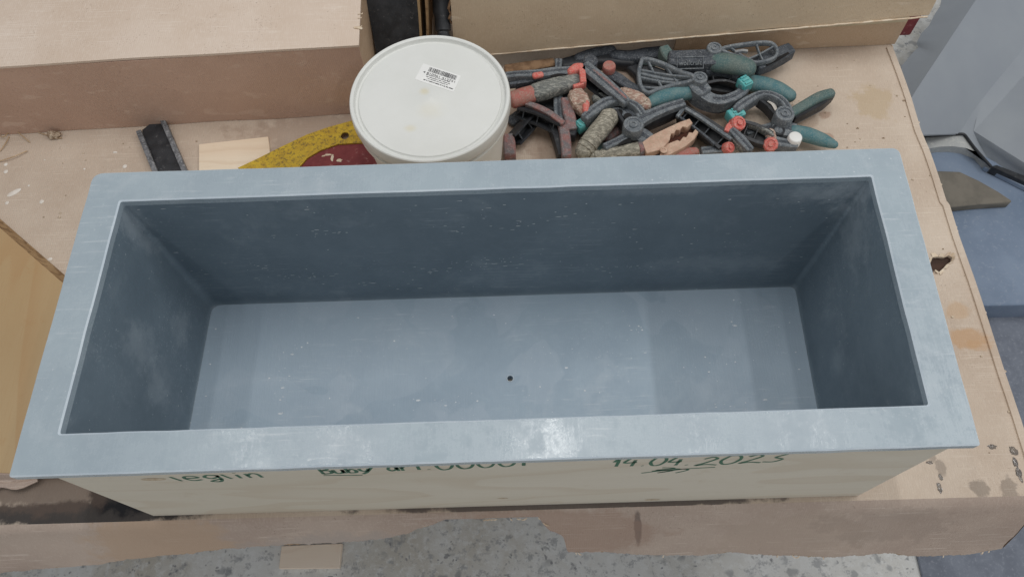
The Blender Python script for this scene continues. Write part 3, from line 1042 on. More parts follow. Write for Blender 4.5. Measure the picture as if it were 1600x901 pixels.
write('leglin', -0.372, .212, -0.268, .220, .022, .25, .004)
write('Buby', -0.2, .226, -0.142, .229, .022, .1, .0042)
write('art.', -0.1234, .231, -0.074, .233, .022, .15, .004)
write('00001', -0.068, .229, 0.034, .239, .028, .18, .004)
write('14.04.', 0.131, .221, 0.220, .217, .026, .15, .004)
write('2023', 0.227, .213, 0.322, .223, .026, .12, .004)
for pts in ([(-.2, .219), (-.17, .2165), (-.156, .215)],
            [(.169, .183), (.19, .192), (.22, .199), (.252, .203)],
            [(.19, .208), (.205, .204), (.185, .196), (.205, .192), (.188, .182), (.215, .198), (.222, .192), (.21, .179)],
            [(.18, .192), (.20, .200), (.212, .200)]):
    v, f = stroke_geo(pts)
    link('handwriting', v, f, M['green_ink'], fp)

# ------------------------------------------------------------------ plastic bucket
bc = (-0.0937, 0.5775)
bk = thing('plastic_bucket', (bc[0], bc[1], 0), 'white plastic bucket with a closed lid and barcode sticker', 'bucket')
LIDSPOTS = [(p[0] - bc[0], p[1] - bc[1], r, r * .8, a) for p, r, a in zip([(-0.1029, 0.5898, 0.2), (-0.1217, 0.5213, 0.2), (-0.0925, 0.553, 0.2)], (.012, .012, .03), (.75, .55, .25))]
M['lid'] = lid_mat()
M['bucket'] = mottled('bucket_plastic', lin(220, 219, 212), lin(226, 226, 221), 14, 0.4, bump=0.05)
lathe('body', (bc[0], bc[1], 0.0004), [(.094, 0), (.098, .002), (.110, .150), (.1105, .158), (.1175, .159), (.1180, .168), (.1125, .169), (.1130, .1775)], M['bucket'], bk, seg=96, smooth=30)
lid = lathe('lid', (bc[0], bc[1], 0), [(.1165, .1785), (.1200, .1790), (.1212, .1830), (.1206, .1960), (.1200, .1996), (.1186, .2010), (.1160, .2010), (.1142, .1998), (.1130, .1950), (.1122, .1932), (.1090, .1930), (.1078, .1938), (.1066, .1958), (.1040, .1962), (.05, .1962), (.0045, .1962), (.003, .1968), (.0005, .1968)], M['lid'], bk, seg=128, smooth=25)
# sticker
st = [Vector(p) for p in [(-0.1055, 0.6439, 0.1966), (-0.0477, 0.6168, 0.1966), (-0.0584, 0.5859, 0.1966), (-0.1177, 0.6132, 0.1966)]]
v = st + [p + Vector((0, 0, -.0003)) for p in st]
stk = link('sticker', v, [[0, 3, 2, 1], [4, 5, 6, 7], [0, 1, 5, 4], [1, 2, 6, 5], [2, 3, 7, 6], [3, 0, 4, 7]], M['white'], lid)
M['ink'] = mottled('black_print', lin(42, 42, 46), lin(52, 52, 56), 80, 0.6, bump=0)


def on_sticker(a, b, dz=.0002):
    return st[0].lerp(st[1], a).lerp(st[3].lerp(st[2], a), b) + Vector((0, 0, dz))


geos = []


def mark(a0, a1, b0, b1):
    geos.append(([on_sticker(a0, b0), on_sticker(a1, b0), on_sticker(a1, b1), on_sticker(a0, b1)], [[0, 3, 2, 1]]))


a = .2
rb = random.Random(3)
while a < .93:
    w_ = rb.choice((.006, .009, .014, .02))
    mark(a, a + w_, .08, .34)
    a += w_ + rb.choice((.006, .009, .014))
for row, (b0, b1, s, e) in enumerate(((.52, .56, .2, .82), (.62, .66, .22, .84), (.72, .755, .26, .8), (.83, .885, .2, .96))):
    a = s
    while a < e:
        w_ = rb.uniform(.012, .03)
        mark(a, min(a + w_, e), b0, b1)
        a += w_ + rb.choice((.006, .006, .02))
v, f = join_geo(geos)
# digits below the bars
cu = bpy.data.curves.new('digits', 'FONT')
cu.body = '4 810061 412751'
cu.size = 0.0052
tmp = bpy.data.objects.new('digits', cu)
COL.objects.link(tmp)
bpy.context.view_layer.update()
me = tmp.to_mesh()
ax, ay = (st[1] - st[0]).normalized(), (st[0] - st[3]).normalized()
og = on_sticker(.10, .50, .0003)
tw = max(p.co.x for p in me.vertices)
ks = (st[1] - st[0]).length * .84 / tw
off = len(v)
v += [og + ax * (p.co.x * ks) + ay * p.co.y * 1.0 for p in me.vertices]
f += [[i + off for i in p.vertices] for p in me.polygons]
tmp.to_mesh_clear()
bpy.data.objects.remove(tmp)
link('print', v, f, M['ink'], lid)

# ------------------------------------------------------------------ cardboard boxes at the back
lb = thing('cardboard_box', (-0.6, 0.95, 0), 'closed brown cardboard box, left of the bucket', 'box')
A0, A1 = Vector((-1.30, 0.680, 0)), Vector((-0.2172, 0.7135, 0))
dr = (A1 - A0).normalized()
nb = Vector((-dr.y, dr.x, 0))
HB = 0.1635


def slab(name, pts, thick, mat, parent, sub=10, wob=0.0015, **kw):
    """thin sheet between four corner points, thickened along its normal, slightly uneven"""
    a, b, c, d = [Vector(p) for p in pts]
    nrm = (b - a).cross(d - a).normalized()
    v, f = [], []
    n = sub
    for s in (0, 1):
        for j in range(n + 1):
            for i in range(n + 1):
                p = a.lerp(b, i / n).lerp(d.lerp(c, i / n), j / n)
                p = p + nrm * (wob * noise.noise(p * 9) - thick * s)
                v.append(p)
    m = (n + 1) ** 2
    for j in range(n):
        for i in range(n):
            k = j * (n + 1) + i
            f.append([k, k + 1, k + n + 2, k + n + 1])
            f.append([m + k + n + 1, m + k + n + 2, m + k + 1, m + k])
    edge = list(range(n)) + [n + j * (n + 1) for j in range(n)] + [(n + 1) ** 2 - 1 - i for i in range(n)] + [n * (n + 1) - j * (n + 1) for j in range(n)]
    for i in range(len(edge)):
        p, q = edge[i], edge[(i + 1) % len(edge)]
        f.append([p, m + p, m + q, q])
    return link(name, v, f, mat, parent, 40, **kw)


B = A0 + nb * .6
Cc = A1 + nb * .6
Z = Vector((0, 0, HB))
slab('front_wall', [A0 + Vector((0, 0, .001)), A1 + Vector((0, 0, .001)), A1 + Z, A0 + Z], .004, M['box_front_shaded'], lb, 24, .002)
slab('side_wall', [A1 + dr * -.0045 + nb * .006 + Vector((.004, 0, .001)), Cc + Vector((0, 0, .001)), Cc + Z, A1 + nb * .006 + dr * -.0005 + Z], .004, M['box_dark'], lb, 12)
slab('side_wall', [B + Vector((0, 0, .001)), A0 + nb * .006 + Vector((0, 0, .001)), A0 + nb * .006 + Z, B + Z], .004, M['box'], lb, 6)
slab('back_wall', [Cc + Vector((0, 0, .001)), B + Vector((0, 0, .001)), B + Z, Cc + Z], .004, M['box'], lb, 6)
slab('top_panel', [A0 + Z * 1.031 - nb * .0005, A1 + Z * 1.031 - nb * .0005 + dr * .002, Cc + Z * 1.031 + dr * .002, B + Z * 1.031], .0045, M['box_top'] if 'box_top' in M else M['box'], lb, 30, .0022)
for i in range(14):
    t = random.uniform(0.0, .45)
    p = A1 + nb * t + Z * 1.02 + dr * .003
    q = p + dr * random.uniform(.0005, .003) + nb * random.uniform(-.006, .006) + Vector((0, 0, random.uniform(-.003, .001)))
    sweep('torn_fibre', [p - dr * .004 + Vector((0, 0, .003)), p.lerp(q, .6), q], [.0014, .0018, .0005], .0007, M['torn'], lb, res=2)
sweep('torn_fibre', [(-0.2243, 0.7511, 0.169), (-0.2179, 0.7494, 0.169), (-0.2126, 0.7478, 0.169)], .004, .003, M['torn'], lb, res=3)

rb_ = thing('cardboard_box', (0.35, 1.1, 0), 'brown cardboard box behind the clamps, its front flap hanging loose', 'box')
slab('front_wall', [(0.33, .8235, .001), (.742, .8300, .001), (.742, .834, .26), (.33, .830, .26)], .004, M['box_dark'], rb_, 16, .0015)
slab('side_wall', [(.740, .836, .001), (.736, 1.35, .001), (.738, 1.35, .26), (.744, .838, .26)], .004, M['box_dark'], rb_, 8)
slab('back_wall', [(.736, 1.35, .001), (-.05, 1.35, .001), (-.05, 1.35, .26), (.738, 1.35, .26)], .004, M['box_dark'], rb_, 6)
slab('side_wall', [(-.05, 1.34, .001), (-.05, .86, .001), (-.055, .86, .26), (-.05, 1.34, .26)], .004, M['box_dark'], rb_, 6)
slab('top_panel', [(-.06, .845, .2645), (.748, .850, .2645), (.742, 1.36, .2645), (-.06, 1.36, .2645)], .0045, M['box'], rb_, 10)
flp = slab('loose_flap', [(-0.073, .803, .039), (.754, .802, .0975), (.757, .829, .272), (-0.066, .826, .272)], .0045, M['box_flap'], rb_, 40, .003)
# pale torn edging and tape along the flap's lower edge
pts = [Vector((-0.066, .803, .0375)).lerp(Vector((.750, .801, .0970)), i / 60) + Vector((0, -.0008, .0012 * noise.noise(Vector((i * .7, 0, 0))))) for i in range(61)]
sweep('torn_edge', pts, [.0025 + .002 * abs(noise.noise(Vector((i * .9, 3, 0)))) for i in range(61)], .0035, M['torn'], rb_, res=1, label='pale torn lower edge of the flap')
slab('tape_strip', [(.40, .8200, .052), (.738, .8265, .060), (.738, .8275, .098), (.40, .8215, .085)], .0008, M['tape'], rb_, 10, .0012)
for i in range(8):
    z = .11 + i * .02
    p = Vector((-.072, .806 + (z - .04) * .1, z))
    sweep('torn_edge', [p, p + Vector((random.uniform(-.004, .006), 0, .010)), p + Vector((random.uniform(-.002, .004), .002, .021))], .005, .003, M['torn_dark'], rb_, res=2)
rdb = thing('red_block', (.757, .88, 0), 'small dark red block poking out beside the right cardboard box', 'block')
box('block_body', (.728, .850, .0005), (.776, .905, .050), M['maroon'], rdb, .004)

# ------------------------------------------------------------------ things in the gap between the boxes
bp = thing('black_board', (-0.15, 0.92, 0), 'black board standing in the gap behind the bucket', 'board')
slab('board_sheet', [(-.215, .800, .001), (-.128, .800, .001), (-.118, .98, .30), (-.235, .98, .30)], .006, M['black'], bp, 8, .002)
for i, (xx, lean) in enumerate(((-.132, .014), (-.121, .016))):
    o = thing('plywood_strip', (xx, 0.9, 0), ('left' if i == 0 else 'right') + ' one of two thin plywood strips standing on edge behind the bucket', 'plywood', 'plywood strips behind the bucket')
    slab('strip_sheet', [(xx, .80, .001), (xx, 1.05, .001), (xx + lean, 1.05, .19), (xx + lean, .80, .19)], .004, M['ply_edge'] if i else M['ply_warm'], o, 4)
bt = thing('black_tube', (-.058, .90, 0), 'black plastic tube between the plywood strips and the right cardboard box', 'tube')
lathe('tube_body', (-.088, .79, .085), [(.010, 0), (.0125, .001), (.0125, .014), (.0105, .015), (.0105, .020), (.0135, .022), (.0140, .045), (.0165, .052), (.0165, .30)], M['black'], bt, axis=(0, .8, .6), seg=24)

# ------------------------------------------------------------------ small things on the cardboard, behind the trough
ch = thing('metal_channel', (-.6, .65, 0), 'black metal channel offcut with worn grey edges, left behind the trough', 'channel')
q = [Vector(p) for p in [(-0.6432, 0.6801, 0), (-0.5956, 0.7053, 0), (-0.5036, 0.5312, 0), (-0.5646, 0.5284, 0)]]
fwd = (q[3] - q[0]).normalized()
sd = Vector((fwd.y, -fwd.x, 0)) * -1
wd = .054
a0 = q[0]
for (nm, o0, o1, z0, z1, mt) in (('web', .009, wd - .009, .001, .005, M['black']), ('flange', 0, .0088, .0008, .013, M['steel_worn']), ('flange', wd - .0088, wd, .0008, .013, M['steel_worn'])):
    p = [a0 + sd * o0, a0 + sd * o1, a0 + sd * o1 + fwd * .14, a0 + sd * o0 + fwd * .14]
    if o0 > .02 or nm == 'web':
        sh = fwd * -.012 * (1 if nm == 'flange' else .5)
        p[0] = p[0] + sh * (o0 / wd)
        p[1] = p[1] + fwd * -.022 * (o1 / wd)
        p[0] = p[0] + fwd * -.022 * (o0 / wd)
    v, f = prism_geo(p, z0, z1)
    solid(nm, v, f, mt, ch, .0006, 1)
ws = thing('wood_offcut', (-.47, .63, 0), 'pale thin plywood offcut lying behind the trough, left of the saw', 'wood')
v, f = prism_geo([(-0.5287, 0.6526, 0.004), (-0.4071, 0.6642, 0.004), (-0.4025, 0.6445, 0.004), (-0.3906, 0.5802, 0.004), (-0.5161, 0.5721, 0.004)], .0006, .005)
solid('offcut_board', v, f, M['scrap'], ws, .0004, 1)

# old hand saw handle / scraper: yellow blade with a maroon backing
sw = thing('hand_saw', (-.3, .64, 0), 'yellow painted metal plate with a hole and maroon grip, poking from under the bucket', 'tool')
yel = [tuple(p) for p in [(-0.4475, 0.5916, 0.014), (-0.4185, 0.6078, 0.014), (-0.3767, 0.6332, 0.014), (-0.3341, 0.6577, 0.014), (-0.2958, 0.6728, 0.014), (-0.2591, 0.684, 0.014), (-0.2232, 0.6938, 0.014), (-0.199, 0.6673, 0.014), (-0.2108, 0.6331, 0.014), (-0.2423, 0.6358, 0.014), (-0.2781, 0.6346, 0.014), (-0.3084, 0.6222, 0.014), (-0.3293, 0.6068, 0.014), (-0.3409, 0.5886, 0.014), (-0.4144, 0.5743, 0.014)]]
hl = [(-0.267, 0.6521, 0.014)][0]
circ = [(hl[0] + .0072 * math.cos(2 * math.pi * i / 20), hl[1] + .0078 * math.sin(2 * math.pi * i / 20)) for i in range(20)]
sheet_with_hole('blade_plate', [p[:2] for p in yel], [circ], .0125, .0155, M['yellow'], sw)
v, f = prism_geo([(-0.3481, 0.5837, 0.01), (-0.3307, 0.6098, 0.01), (-0.3097, 0.6252, 0.01), (-0.2792, 0.6376, 0.01), (-0.2433, 0.6389, 0.01), (-0.2094, 0.6361, 0.01), (-0.1938, 0.5485, 0.01), (-0.3461, 0.5417, 0.01)], .0006, .0120)
solid('grip_plate', v, f, M['maroon'], sw, .0008, 1)
for i in range(4):
    p = [(-0.2949, 0.6149, 0.012), (-0.2865, 0.6078, 0.012), (-0.3025, 0.6126, 0.012), (-0.2738, 0.6019, 0.012), (-0.2642, 0.6218, 0.012), (-0.3113, 0.5981, 0.012), (-0.2818, 0.6185, 0.012)][i]
    r = (.004, .005, .003, .0045, .0025, .003, .003)[i]
    ico('paint_chip', (p[0], p[1], .0122), r * .8, M['torn'], sw, ((1.6, .5, .12), (.5, 1.5, .12), (1, .5, .1), (1.3, .7, .12))[i], .9, 3)

# plywood board at the left
lbd = thing('plywood_board', (-.8, .3, 0), 'warm brown plywood board lying on the cardboard at the left edge', 'board')
bpoly = [(-1.25, .83), (-.82, .4765), (-.53, .239), (-.53, .073), (-.69, .071), (-1.25, .066)]
n = len(bpoly)
ed = (Vector(bpoly[2]) - Vector(bpoly[0])).normalized()
en = Vector((ed.y, -ed.x))            # towards the front left, into the board
top_ = [Vector(p) for p in bpoly]
low_ = [Vector(p) - (en * .0105 if q in (0, 1, 2) else Vector((0, 0))) for q, p in enumerate(bpoly)]
v = [Vector((*p, .0008)) for p in low_] + [Vector((*p, .0200)) for p in top_]
f = [list(range(n))[::-1], list(range(n, 2 * n))] + [[q, (q + 1) % n, n + (q + 1) % n, n + q] for q in range(n)]
bm = bmesh.new()
bv = [bm.verts.new(p) for p in v]
for q_ in f:
    fc = bm.faces.new([bv[q] for q in q_])
    fc.material_index = 0 if len(q_) > 4 else 1
link_bm('board_sheet', bm, [M['ply_warm'], M['ply_edge']], lbd, 30)
# torn crumpled cardboard at the board's front end
tc_ = thing('torn_cardboard', (-.72, .05, 0), 'crumpled torn brown cardboard scrap at the lower left corner', 'cardboard')
NX, NY = 26, 12
for lay in range(2):
    v, f = [], []
    for j in range(NY + 1):
        for i in range(NX + 1):
            u_, w__ = i / NX, j / NY
            xx = -.90 + .235 * u_ - (.03 * lay) * u_
            yy = .075 - (.034 + .020 * noise.noise(Vector((u_ * 6, lay * 5, 0))) - .028 * max(0, u_ - .6) * 2.0) * w__
            zz = .008 + .010 * (1 - lay) + .010 * noise.noise(Vector((u_ * 7, w__ * 3, lay * 3))) - .006 * w__
            v.append(Vector((xx + .006 * noise.noise(Vector((u_ * 9, w__ * 4, 7))), yy, max(zz, .003))))
    n = len(v)
    v += [p + Vector((0, 0, -.002)) for p in v]
    for j in range(NY):
        for i in range(NX):
            k = j * (NX + 1) + i
            f += [[k, k + 1, k + NX + 2, k + NX + 1], [n + k + NX + 1, n + k + NX + 2, n + k + 1, n + k]]
    rim_ = list(range(NX)) + [NX + j * (NX + 1) for j in range(NY)] + [(NX + 1) * (NY + 1) - 1 - i for i in range(NX)] + [NY * (NX + 1) - j * (NX + 1) for j in range(NY)]
    for i in range(len(rim_)):
        a, b = rim_[i], rim_[(i + 1) % len(rim_)]
        f.append([a, n + a, n + b, b])
    link('torn_layer', v, f, M['torn_dark'] if lay else M['flap'], tc_, 60)

# scrap on the floor
fs = thing('floor_offcut', (-.44, .04, FZ), 'small pale wooden offcut lying on the concrete floor', 'wood')
p = [(-0.506, 0.011, -0.64), (-0.5055, 0.0573, -0.64), (-0.3739, 0.0591, -0.64), (-0.3757, 0.0089, -0.64)]
v, f = prism_geo(p, FZ + .001, FZ + .016)
solid('offcut_board', v, f, M['scrap_fresh'], fs, .0008, 1)

# straw-like fibres by the left box
for i, ln in enumerate(([(-0.8753, 0.702, 0.003), (-0.8557, 0.6874, 0.006), (-0.8381, 0.6727, 0.002)], [(-0.8858, 0.6316, 0.002), (-0.8586, 0.6372, 0.006), (-0.8369, 0.6523, 0.003)], [(-0.9025, 0.6946, 0.003), (-0.8841, 0.6814, 0.008), (-0.88, 0.6957, 0.004)], [(-0.8272, 0.6935, 0.002), (-0.8, 0.6823, 0.004), (-0.7818, 0.6788, 0.002)], [(-0.8865, 0.6551, 0.002), (-0.8797, 0.6688, 0.004), (-0.8786, 0.6858, 0.002)])):
    o = sweep('straw_fibre', ln, .0018, .0018, M['fibre'], None, base=ln[0], res=5, label=('bent straw fibre by the foot of the left cardboard box', 'long straw fibre lying lowest at the left picture edge', 'curled straw fibre at the left box corner', 'short straw fibre right of the others by the left box', 'upright straw fibre at the left picture edge')[i], cat='fibre', group='straw fibres at the left')
ico('dust_clump', [(-0.7945, 0.6834, 0.006)][0], .010, M['debris'], None, (1.1, .7, .6), .6, 3, base=(-.80, .69, 0), label='grey dust clump against the foot of the left cardboard box', cat='dust')

# ------------------------------------------------------------------ clamps
GR = 'spring clamps heaped behind the trough'


def pivot(root, c, r=.015, h=.03, mat='plastic'):
    c = Vector(c)
    hub = lathe('pivot', c - Vector((0, 0, h * .6)), [(r, 0), (r, h * .9), (r * .93, h), (r * .7, h), (r * .66, h * .93), (r * .42, h * .93), (r * .40, h * 1.02), (r * .2, h * 1.04), (r * .18, h * .96), (.0004, h * .96)], M[mat], root, seg=28, smooth=30)
    return hub


def bar(root, name, pts, w, h, mat, kind=None, **kw):
    if kind is None:
        kind = 'box' if mat in ('plastic', 'plastic_grey', 'black', 'red_worn', 'hole', 'steel') else 'soft'
    if kind == 'box':
        kw.setdefault('cap', 0.12)
        kw.setdefault('smooth', 28)
    o = sweep(name, pts, w, h, M[mat], root, kind, **kw)
    # moulded seam along the top of the larger arms
    w0 = sum(w) / len(w) if isinstance(w, (list, tuple)) else w
    h0 = sum(h) / len(h) if isinstance(h, (list, tuple)) else h
    if kind == 'box' and mat in ('plastic', 'plastic_grey') and w0 > .0125 and len(pts) > 2:
        top = [Vector(p) + Vector((0, 0, h0 * .5 + .0002)) for p in pts]
        sweep('moulded_groove', top, w0 * .26, .0010, M['plastic'], root, 'box', 4, cap=.1, smooth=28)
    return o


def teal_pad(root, pts):
    a, b = Vector(pts[0]), Vector(pts[-1])
    d = (b - a).normalized()
    sweep('jaw_pad', [a - d * .002, b + d * .002], .021, .020, M['teal_pad'], root, 'box', 1, cap=.1, smooth=28)
    sd_ = Vector((0, 0, 1)).cross(d)
    for t in (-.33, 0, .33):
        p = a.lerp(b, .5) + sd_ * .021 * t + Vector((0, 0, .0105))
        sweep('pad_ridge', [p - d * .006, p + d * .006], .0036, .004, M['teal_pad'], root, 'box', 1, cap=.1, smooth=28)


def red_tip(root, c, r, axis=(0, 0, 1)):
    """squarish swivel pad with a raised square in its middle"""
    c = Vector(c)
    a = Vector(axis).normalized()
    p = lathe('jaw_pad', c - a * r * .8, [(r * .86, 0), (r, r * .25), (r, r * 1.1), (r * .86, r * 1.38), (r * .62, r * 1.42), (r * .60, r * 1.28), (r * .36, r * 1.28), (r * .33, r * 1.55), (.0003, r * 1.55)], M['red'], root, a, seg=10, smooth=25)
    return p


def ribs(root, pts, w, h, n, mat='black', up=(0, 0, 1), cross=False):
    """short plates across a channel"""
    path = catmull(pts, 8)
    upv = Vector(up).normalized()
    for k in range(n):
        t = (k + .5) / n * (len(path) - 1)
        i = min(int(t), len(path) - 2)
        c = path[i].lerp(path[i + 1], t - i)
        d = (path[i + 1] - path[i]).normalized()
        s = upv.cross(d).normalized()
        a, b = c - s * w * .42, c + s * w * .42
        if cross:
            a, b = a - d * w * .5, b + d * w * .5
        sweep('rib', [a, b], .0022, h * .7, M[mat], root, 'box', 1, up, 0)


def channel(root, pts, w, h, mat, nr=3, up=(0, 0, 1), rmat=None, name='arm', cross=False):
    o = sweep(name, pts, w, h, M[mat], root, 'U', 5, up, 0, smooth=30)
    w0 = w if not isinstance(w, (list, tuple)) else sum(w) / len(w)
    h0 = h if not isinstance(h, (list, tuple)) else sum(h) / len(h)
    ribs(root, pts, w0, h0 * .9, nr, rmat or mat, up, cross)
    return o


def holes(root, spots, r, z):
    for p, rr in zip(spots, r):
        lathe('lightening_hole', (p[0], p[1], p[2] - .0006), [(rr, 0), (rr, .0011), (rr * .2, .0011)], M['hole'], root, seg=18)


def loop_handle(root, outline, tube, mat, back=None, nribs=((0, .5),), zdrop=.010):
    sweep('handle_loop', outline, tube, tube * 1.8, M[mat], root, 'soft', 5, closed=True, cap=0)
    if back:
        P_ = catmull(outline + [outline[0]], 4)[:-1]
        n = len(P_)
        v = [p + Vector((0, 0, -zdrop)) for p in P_] + [p + Vector((0, 0, -zdrop - .003)) for p in P_]
        link('handle_web', v, [list(range(n)), list(range(n, 2 * n))[::-1]] + [[i, (i + 1) % n, n + (i + 1) % n, n + i] for i in range(n)], M[back], root)
    P_ = catmull(outline + [outline[0]], 6)[:-1]
    n = len(P_)
    for a, b in nribs:
        p, q = P_[int(a * n) % n], P_[int(b * n) % n]
        m = p.lerp(q, .5)
        sweep('rib', [p, m + Vector((0, 0, -.003)), q], tube * .55, tube * 1.1, M[mat], root, 'soft', 3, cap=0)


def rings_of_tape(root, pts, d, mat, n=7):
    path = catmull(pts, 10)
    for k in range(n):
        t = (k + .5) / n * (len(path) - 2)
        i = int(t)
        dr_ = (path[i + 1] - path[i]).normalized()
        c = path[i]
        sweep('tape_turn', [c - dr_ * .0035, c + dr_ * .0035], [d * 1.03, d * 1.05], [d * 1.03, d * 1.05], M[mat], root, 'round', 3, cap=.08, jit=.02)


# --- clamp with open jaws, far right
k = thing('spring_clamp', [(0.5061, 0.662, 0)][0], 'grey and teal spring clamp with jaws open, rightmost of the heap', 'clamp', GR)
bar(k, 'jaw', [(0.5018, 0.6474, 0.036), (0.4948, 0.6699, 0.036), (0.4797, 0.6846, 0.036), (0.4604, 0.6883, 0.036), (0.4387, 0.678, 0.036), (0.4201, 0.6648, 0.036), (0.411, 0.6555, 0.036)], [.014, .013, .012, .012, .016, .017, .014], .024, 'plastic_grey')
bar(k, 'jaw_inner_wall', [(0.4832, 0.6408, 0.028), (0.4768, 0.6549, 0.028), (0.4684, 0.6706, 0.028), (0.4573, 0.6838, 0.028)], .006, .020, 'black')
bar(k, 'jaw_web', [(0.4962, 0.6613, 0.026), (0.4854, 0.6757, 0.026), (0.4736, 0.6847, 0.026), (0.461, 0.6896, 0.026)], [.020, .020, .016, .006], .008, 'plastic')
holes(k, [(0.4849, 0.6687, 0.0312), (0.4723, 0.6791, 0.0312)], (.0075, .006), 0)
sweep('paint_smear', [(0.4734, 0.6817, 0.033), (0.481, 0.6744, 0.033), (0.4843, 0.6617, 0.033), (0.4894, 0.6531, 0.033)], [.004, .007, .006, .004], .003, M['speck'], k, 'round')
teal_pad(k, [(0.4022, 0.6494, 0.032), (0.414, 0.6544, 0.032), (0.4223, 0.6582, 0.032)])
bar(k, 'handle', [(0.5042, 0.6466, 0.042), (0.5314, 0.6633, 0.042), (0.5585, 0.6789, 0.042), (0.5799, 0.6863, 0.042)], [.016, .017, .018, .016], [.012, .013, .014, .014], 'teal_dark')
bar(k, 'handle_hollow', [(0.5101, 0.6438, 0.028), (0.5372, 0.6592, 0.028), (0.5646, 0.6748, 0.028), (0.5854, 0.6895, 0.028)], [.011, .013, .014, .010], .022, 'black', 'box')
bar(k, 'handle_rim', [(0.5146, 0.643, 0.02), (0.5418, 0.6585, 0.02), (0.5694, 0.6742, 0.02), (0.5928, 0.6959, 0.02)], [.005, .006, .006, .005], .012, 'plastic_grey')
bar(k, 'arm', [(0.4925, 0.6436, 0.024), (0.4864, 0.6274, 0.024), (0.4963, 0.6215, 0.024), (0.511, 0.6182, 0.024)], [.020, .030, .030, .026], .022, 'plastic_grey')
lathe('eye', [(0.4796, 0.6176, 0.03)][0], [(.011, 0), (.011, .006), (.0075, .006), (.0068, .002), (.003, .002), (.0004, .004)], M['black'], k, seg=24)
bar(k, 'handle', [(0.5084, 0.6195, 0.026), (0.5309, 0.6117, 0.026), (0.5536, 0.6, 0.026), (0.571, 0.5899, 0.026)], [.024, .027, .024, .014], [.024, .026, .022, .014], 'teal', 'round')
bar(k, 'lower_jaw', [(0.4828, 0.6349, 0.018), (0.4665, 0.6302, 0.018), (0.4464, 0.6283, 0.018), (0.4291, 0.6235, 0.018)], [.022, .018, .014, .012], .018, 'plastic_grey')
pivot(k, [(0.4889, 0.6374, 0.044)][0], .0165, .026, 'plastic_grey')

# --- clamp with a ribbed loop handle and bright pad, middle
k = thing('spring_clamp', [(0.3674, 0.7404, 0)][0], 'spring clamp with ribbed grey loop handle and bright teal pad, centre right of the heap', 'clamp', GR)
loop_handle(k, [(0.258, 0.7565, 0.062), (0.2698, 0.7541, 0.064), (0.2931, 0.7429, 0.064), (0.3198, 0.7244, 0.064), (0.34, 0.7117, 0.066), (0.3359, 0.7058, 0.06), (0.3086, 0.7055, 0.052), (0.2825, 0.7019, 0.046), (0.2649, 0.699, 0.042), (0.2537, 0.712, 0.044), (0.251, 0.7347, 0.056)], .0075, 'plastic_grey', 'black', ((.08, .62), (.93, .38), (.88, .50), (.20, .52), (.82, .58)))
bar(k, 'handle_spine', [(0.254, 0.7341, 0.05), (0.2809, 0.7242, 0.05), (0.308, 0.7172, 0.05), (0.3394, 0.7187, 0.05)], .006, .014, 'plastic_grey')
bar(k, 'handle', [(0.2701, 0.6821, 0.04), (0.2899, 0.6911, 0.04), (0.313, 0.6985, 0.04), (0.3437, 0.7029, 0.04)], [.022, .029, .031, .028], [.022, .028, .029, .026], 'teal', 'round')
bar(k, 'jaw', [(0.348, 0.7133, 0.036), (0.3547, 0.6958, 0.036), (0.3705, 0.681, 0.036), (0.3921, 0.6772, 0.036), (0.4156, 0.686, 0.036), (0.4308, 0.6981, 0.036), (0.4392, 0.7092, 0.036)], [.030, .030, .024, .020, .018, .016, .012], [.03, .03, .028, .026, .026, .024, .02], 'plastic_grey')
bar(k, 'jaw_ridge', [(0.3538, 0.6795, 0.052), (0.3676, 0.6678, 0.052), (0.3867, 0.6642, 0.052), (0.4075, 0.6716, 0.052)], .004, .004, 'plastic_grey')
bar(k, 'jaw_ridge', [(0.3583, 0.686, 0.022), (0.3728, 0.6769, 0.022), (0.3902, 0.6733, 0.022), (0.409, 0.6796, 0.022)], .005, .012, 'plastic')
channel(k, [(0.3676, 0.732, 0.04), (0.3861, 0.7355, 0.04), (0.4058, 0.7317, 0.04), (0.4244, 0.7207, 0.04)], [.026, .026, .024, .020], .022, 'black', 2, up=(.2, -.5, 1), name='upper_jaw')
bar(k, 'jaw_wall', [(0.3685, 0.7336, 0.048), (0.3869, 0.7371, 0.048), (0.4065, 0.7333, 0.048), (0.4247, 0.7209, 0.048)], .005, .018, 'plastic')
teal_pad(k, [(0.426, 0.7034, 0.05), (0.4381, 0.7099, 0.05)])
bar(k, 'pad_core', [(0.4251, 0.6983, 0.046), (0.4319, 0.7066, 0.046)], .012, .020, 'teal', 'box')
pivot(k, [(0.3522, 0.7097, 0.058)][0], .0135, .026, 'plastic_grey')
bar(k, 'neck', [(0.3472, 0.7132, 0.046), (0.3531, 0.6987, 0.046), (0.3604, 0.6871, 0.046)], [.030, .032, .028], .026, 'plastic_grey')

